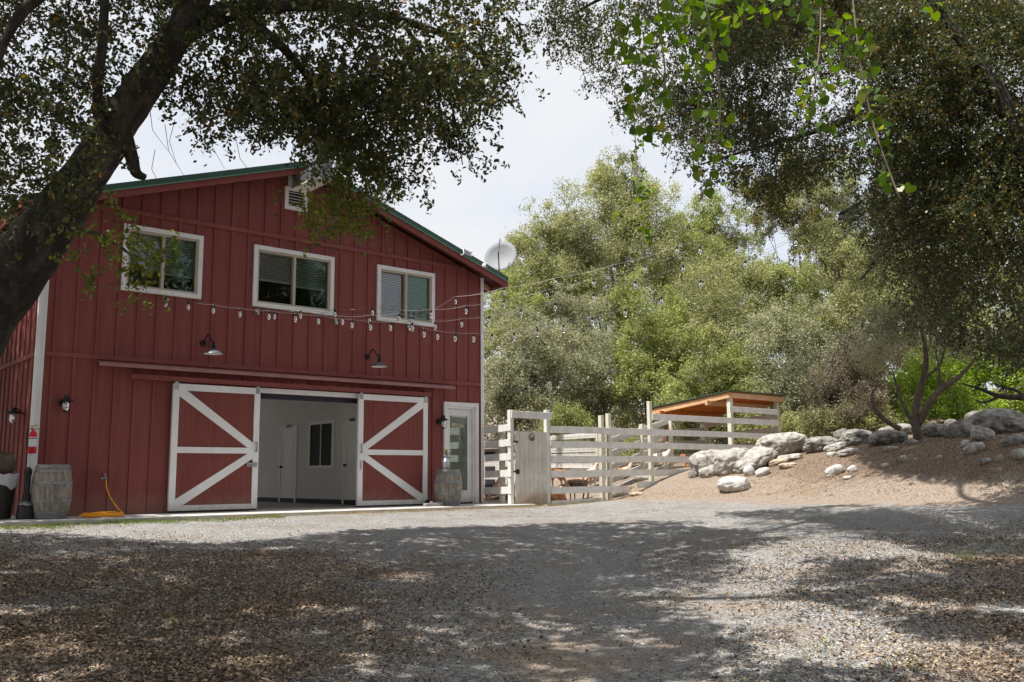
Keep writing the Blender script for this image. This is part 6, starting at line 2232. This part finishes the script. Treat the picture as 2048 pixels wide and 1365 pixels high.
# low branch from the right edge
LB = empty('leaning_sapling', (9.9, 16.5, float(GZ(9.9, 16.5))), 0, 'thin dark bare limbs reaching in above the largest boulder', 'tree')
lbo = np.array(LB.location)
for P_, R_ in [([(2130, 900, 17), (2110, 840, 17), (2060, 800, 17), (2000, 793, 17), (1960, 778, 17), (1925, 768, 17)], [.10, .08, .06, .045, .03, .015]),
               ([(2000, 793, 17), (1970, 805, 17), (1950, 800, 17)], [.03, .02, .01]), ([(2060, 800, 17), (2030, 780, 17), (2005, 776, 17), (1990, 765, 17)], [.03, .025, .02, .01])]:
    rough_tube('limb', [W(*q) for q in P_], R_, 8, BARK, LB, lbo, amp=0.06)

BG_DARK = lm('shade_dark_wood_leaf', (0.05, 0.06, 0.028), (0.09, 0.105, 0.05), (0.16, 0.175, 0.08))  # darker copy, shade in the gaps between crowns put into the colour
# far wooded hillside behind everything
rng = np.random.default_rng(44)
B = []
for i in range(46):
    px = rng.uniform(900, 2300); py = rng.uniform(560, 900)
    Y = rng.uniform(42, 52); r = rng.uniform(70, 130) * Y / FPX
    B.append((W(px, py, Y), (r, r, r)))
C_ = crown_leaves(B, 90000, 0.2, rng)
V_, npv = leafverts(C_, 0.21, 0.12, rng, 0.5)
o = fastmesh('woodland', V_, npv, BG_DARK)
tag(o, 'far dark woodland behind the trees of the pen', 'woodland', kind='stuff')


# oak grove round the back of the drive, out of the picture
B = []
for i in range(44):
    a_ = pi * (0.98 + 1.04 * (i + 0.5) / 44)
    dist = rng.uniform(17, 24)
    hgt = rng.uniform(3, 11)
    r = rng.uniform(3.0, 4.6)
    B.append((np.array([dist * 1.15 * cos(a_), 2 + dist * sin(a_), hgt]), (r, r, r)))
C_ = crown_leaves(B, 60000, 0.3, rng)
V_, npv = leafverts(C_, 0.36, 0.22, rng, 0.4)
o = fastmesh('woodland', V_, npv, BG_OLIVE)
tag(o, 'oak woodland closing in the drive behind the viewpoint', 'woodland', kind='stuff')


# ------------------------------------------------------------------ ground cover
def scatter_world(n, xr, yr, rng, fn=None):
    X = rng.uniform(*xr, n); Y = rng.uniform(*yr, n)
    return X, Y


rng = np.random.default_rng(77)
# gravel stones: density falls with distance
n = 170000
t = rng.uniform(0, 1, n)
Y = 4.6 * (15.0 / 4.6) ** t
X = rng.uniform(-0.62, 0.62, n) * Y
q = (X - F1[0]) * _fn[0] + (Y - F1[1]) * _fn[1]
d = (X - RC[0]) * N[0] + (Y - RC[1]) * N[1]
nz = np.array([mnoise.noise(Vector((a * 0.9, b * 0.9, 1.0))) for a, b in zip(X, Y)])
cl_ = 0.15 + 0.16 * (Y - 5) + 0.012 * (Y - 5) ** 2
trk = np.exp(-((X - cl_ - 0.75) / 0.24) ** 2) + np.exp(-((X - cl_ + 0.75) / 0.24) ** 2) + np.exp(-(((X - 0.25) / 0.55) ** 2 + ((Y - 6.1) / 0.9) ** 2))
ok = (rng.uniform(0, 1, n) > 0.7 * trk) & (q < 0.3) & (d > 1.35) & (nz + rng.normal(0, 0.15, n) > -0.18)
X, Y = X[ok], Y[ok]
n = len(X)
s = rng.uniform(0.004, 0.011, n) * (1 + (rng.uniform(0, 1, n) > 0.985) * 0.8)
C_ = np.stack([X, Y, GZ(X, Y) + s * 0.35], 1)
# octahedron-like stones
base = np.array([(1, 0, 0), (0, 1, 0), (-1, 0, 0), (0, -1, 0), (0, 0, 0.8), (0, 0, -0.6)])
faces = [(0, 1, 4), (1, 2, 4), (2, 3, 4), (3, 0, 4)]
ang = rng.uniform(0, 2 * pi, n)
ca, sa = np.cos(ang), np.sin(ang)
sx = s * rng.uniform(0.8, 1.4, n); sy = s * rng.uniform(0.7, 1.1, n)
vv = []
for bx, by, bz in base:
    jx = bx * sx * rng.uniform(0.8, 1.2, n); jy = by * sy * rng.uniform(0.8, 1.2, n)
    vv.append(np.stack([C_[:, 0] + jx * ca - jy * sa, C_[:, 1] + jx * sa + jy * ca, C_[:, 2] + bz * s * 0.8], 1))
vv = np.stack(vv, 1)           # n,6,3
tri = np.stack([vv[:, f_, :] for f_ in faces], 1)  # n,4,3,3


def soup(name, n, base_v, faces_, material):
    """shared-vertex small bodies; base_v (n,k,3)"""
    k_ = base_v.shape[1]
    F_ = np.array(faces_)
    idx = (np.arange(n)[:, None, None] * k_ + F_[None]).reshape(-1)
    me = bpy.data.meshes.new(name)
    me.vertices.add(n * k_); me.vertices.foreach_set('co', base_v.astype(np.float32).ravel())
    me.loops.add(len(idx)); me.loops.foreach_set('vertex_index', idx.astype(np.int32))
    me.polygons.add(n * len(F_)); me.polygons.foreach_set('loop_start', np.arange(0, len(idx), F_.shape[1], dtype=np.int32))
    me.materials.append(material)
    me.update(calc_edges=True)
    o_ = bpy.data.objects.new(name, me); COL.objects.link(o_)
    return o_


def rampmat(name, stops, rough=0.9):
    M = bpy.data.materials.new(name); M.use_nodes = True
    t_ = M.node_tree; b = t_.nodes['Principled BSDF']; b.inputs['Roughness'].default_value = rough; b.inputs['Specular IOR Level'].default_value = 0.2
    g = t_.nodes.new('ShaderNodeNewGeometry'); r = t_.nodes.new('ShaderNodeValToRGB')
    els = r.color_ramp.elements
    while len(els) < len(stops): els.new(0.5)
    for e, (p, c) in zip(els, stops): e.position = p; e.color = (*c, 1)
    t_.links.new(g.outputs['Random Per Island'], r.inputs[0]); t_.links.new(r.outputs[0], b.inputs['Base Color'])
    return M


GRAVM = rampmat('gravel_stone', [(0.0, (0.12, 0.12, 0.125)), (0.4, (0.26, 0.25, 0.24)), (0.8, (0.38, 0.37, 0.355)), (1.0, (0.54, 0.52, 0.49))])
o = soup('gravel', n, vv, faces, GRAVM)
tag(o, 'loose grey gravel stones scattered over the drive', 'gravel', kind='stuff')
# leaf litter
LITM = rampmat('dry_leaf', [(0.0, (0.08, 0.058, 0.042)), (0.35, (0.17, 0.125, 0.09)), (0.7, (0.29, 0.21, 0.145)), (0.95, (0.44, 0.34, 0.24)), (1.0, (0.52, 0.38, 0.19))], 0.8)
n = 260000
t = rng.uniform(0, 1, n)
Y = 4.6 * (19.5 / 4.6) ** t
X = rng.uniform(-0.64, 0.66, n) * Y
q = (X - F1[0]) * _fn[0] + (Y - F1[1]) * _fn[1]
pl = np.clip((-X + 0.3) * 0.35, 0, 1) * (1 - sst(9.0, 12.5, Y)) + np.clip((X - 1.0) * 0.35, 0, 1) * (1 - sst(10.0, 13.5, Y)) * 0.8 + sst(0.3, 1.4, q) * sst(3.2, 5.6, X) * 1.0 + 0.018 * (Y < 13)
nz = np.array([mnoise.noise(Vector((a * 1.3, b * 1.3, 7.0))) for a, b in zip(X, Y)])
ok = rng.uniform(0, 1, n) < pl * (0.75 + nz)
X, Y = X[ok], Y[ok]
C_ = np.stack([X, Y, GZ(X, Y) + rng.uniform(0.004, 0.016, len(X))], 1)
V_, npv = leafverts(C_, 0.031, 0.016, rng, 2.2, 0.0, 'hex')
o = fastmesh('leaf_litter', V_, npv, LITM)
tag(o, 'fallen brown oak leaves scattered on the drive and bank', 'leaf litter', kind='stuff')


# grass tufts
def grass(name, label, pts, m_, h=0.07, blades=16, spread=0.05):
    vs = []
    for p in pts:
        k_ = int(blades * rng.uniform(0.5, 1.4))
        b0 = p + np.stack([rng.normal(0, spread, k_), rng.normal(0, spread, k_), np.zeros(k_)], 1)
        ln = rng.normal(0, 0.45, (k_, 3)); ln[:, 2] = 1
        tip = b0 + unit(ln) * (h * rng.uniform(0.5, 1.3, k_))[:, None]
        a = rng.uniform(0, 2 * pi, k_)
        wv = np.stack([np.cos(a), np.sin(a), np.zeros(k_)], 1) * 0.003
        vs.append(np.stack([b0 - wv, b0 + wv, tip], 1).reshape(-1, 3))
    o_ = fastmesh(name, np.concatenate(vs), 3, m_)
    tag(o_, label, 'grass', kind='stuff')


GG = leafmat('green_grass', [(0.0, (0.09, 0.13, 0.02)), (1.0, (0.22, 0.27, 0.06))], 0.3)
DG = leafmat('dry_grass', [(0.0, (0.30, 0.23, 0.11)), (1.0, (0.55, 0.45, 0.25))], 0.2)
pts = []
for i in range(420):
    lx_ = -rng.uniform(5.2, 9.2) - 0; ly_ = -1.36 - abs(rng.normal(0, 0.28)) * (1 if lx_ < -6 else 0.5)
    p = L2W(lx_, ly_, 0); p[2] = GZ(p[0], p[1]); pts.append(p)
grass('green_grass', 'thin strip of green grass along the slab below the hose', pts, GG, 0.045, 14, 0.05)
pts = []
for i in range(300):
    lx_ = rng.uniform(-6, 3.4); ly_ = -1.34 - abs(rng.normal(0, 0.06)) if lx_ < 0.2 else -1.05 - abs(rng.normal(0, 0.12))
    p = L2W(lx_, ly_, 0); p[2] = GZ(p[0], p[1]); pts.append(p)
for i in range(260):
    px, py = rng.uniform(1250, 1640), rng.uniform(965, 1000)
    p = hit_ground(px, py - (px - 1250) * 0.02)
    if p is not None and p[1] < 26: pts.append(p)
for i in range(200):
    px, py, wp, hp = RK[int(rng.integers(0, len(RK)))][:4]
    p = hit_ground(px + rng.uniform(-0.6, 0.6) * wp, py + rng.uniform(0, 4))
    if p is not None and p[1] < 24: pts.append(p)
for i in range(120):
    lx_ = rng.uniform(0.5, 7); ly_ = rng.uniform(-0.9, 2.5)
    p = L2W(lx_, ly_, 0); p[2] = GZ(p[0], p[1]); pts.append(p)
grass('dry_grass', 'dry straw coloured grass along the fence foot and dirt bank', pts, DG, 0.06, 14, 0.08)
pts = []
for (cx_, cy_, k_, sp) in ((2000, 1100, 60, 60), (1940, 1110, 30, 30), (1640, 1300, 10, 30), (180, 1230, 12, 40), (330, 1240, 10, 20), (1300, 998, 16, 60), (1830, 1330, 10, 30)):
    for i in range(k_):
        p = hit_ground(cx_ + rng.normal(0, sp), min(1364, cy_ + rng.normal(0, sp * 0.35)))
        if p is not None and p[1] < 26: pts.append(p)
grass('weeds', 'small green weeds in the shaded gravel at the lower right', pts, GG, 0.05, 10, 0.04)
print('SCENE BUILT', len(bpy.data.objects))
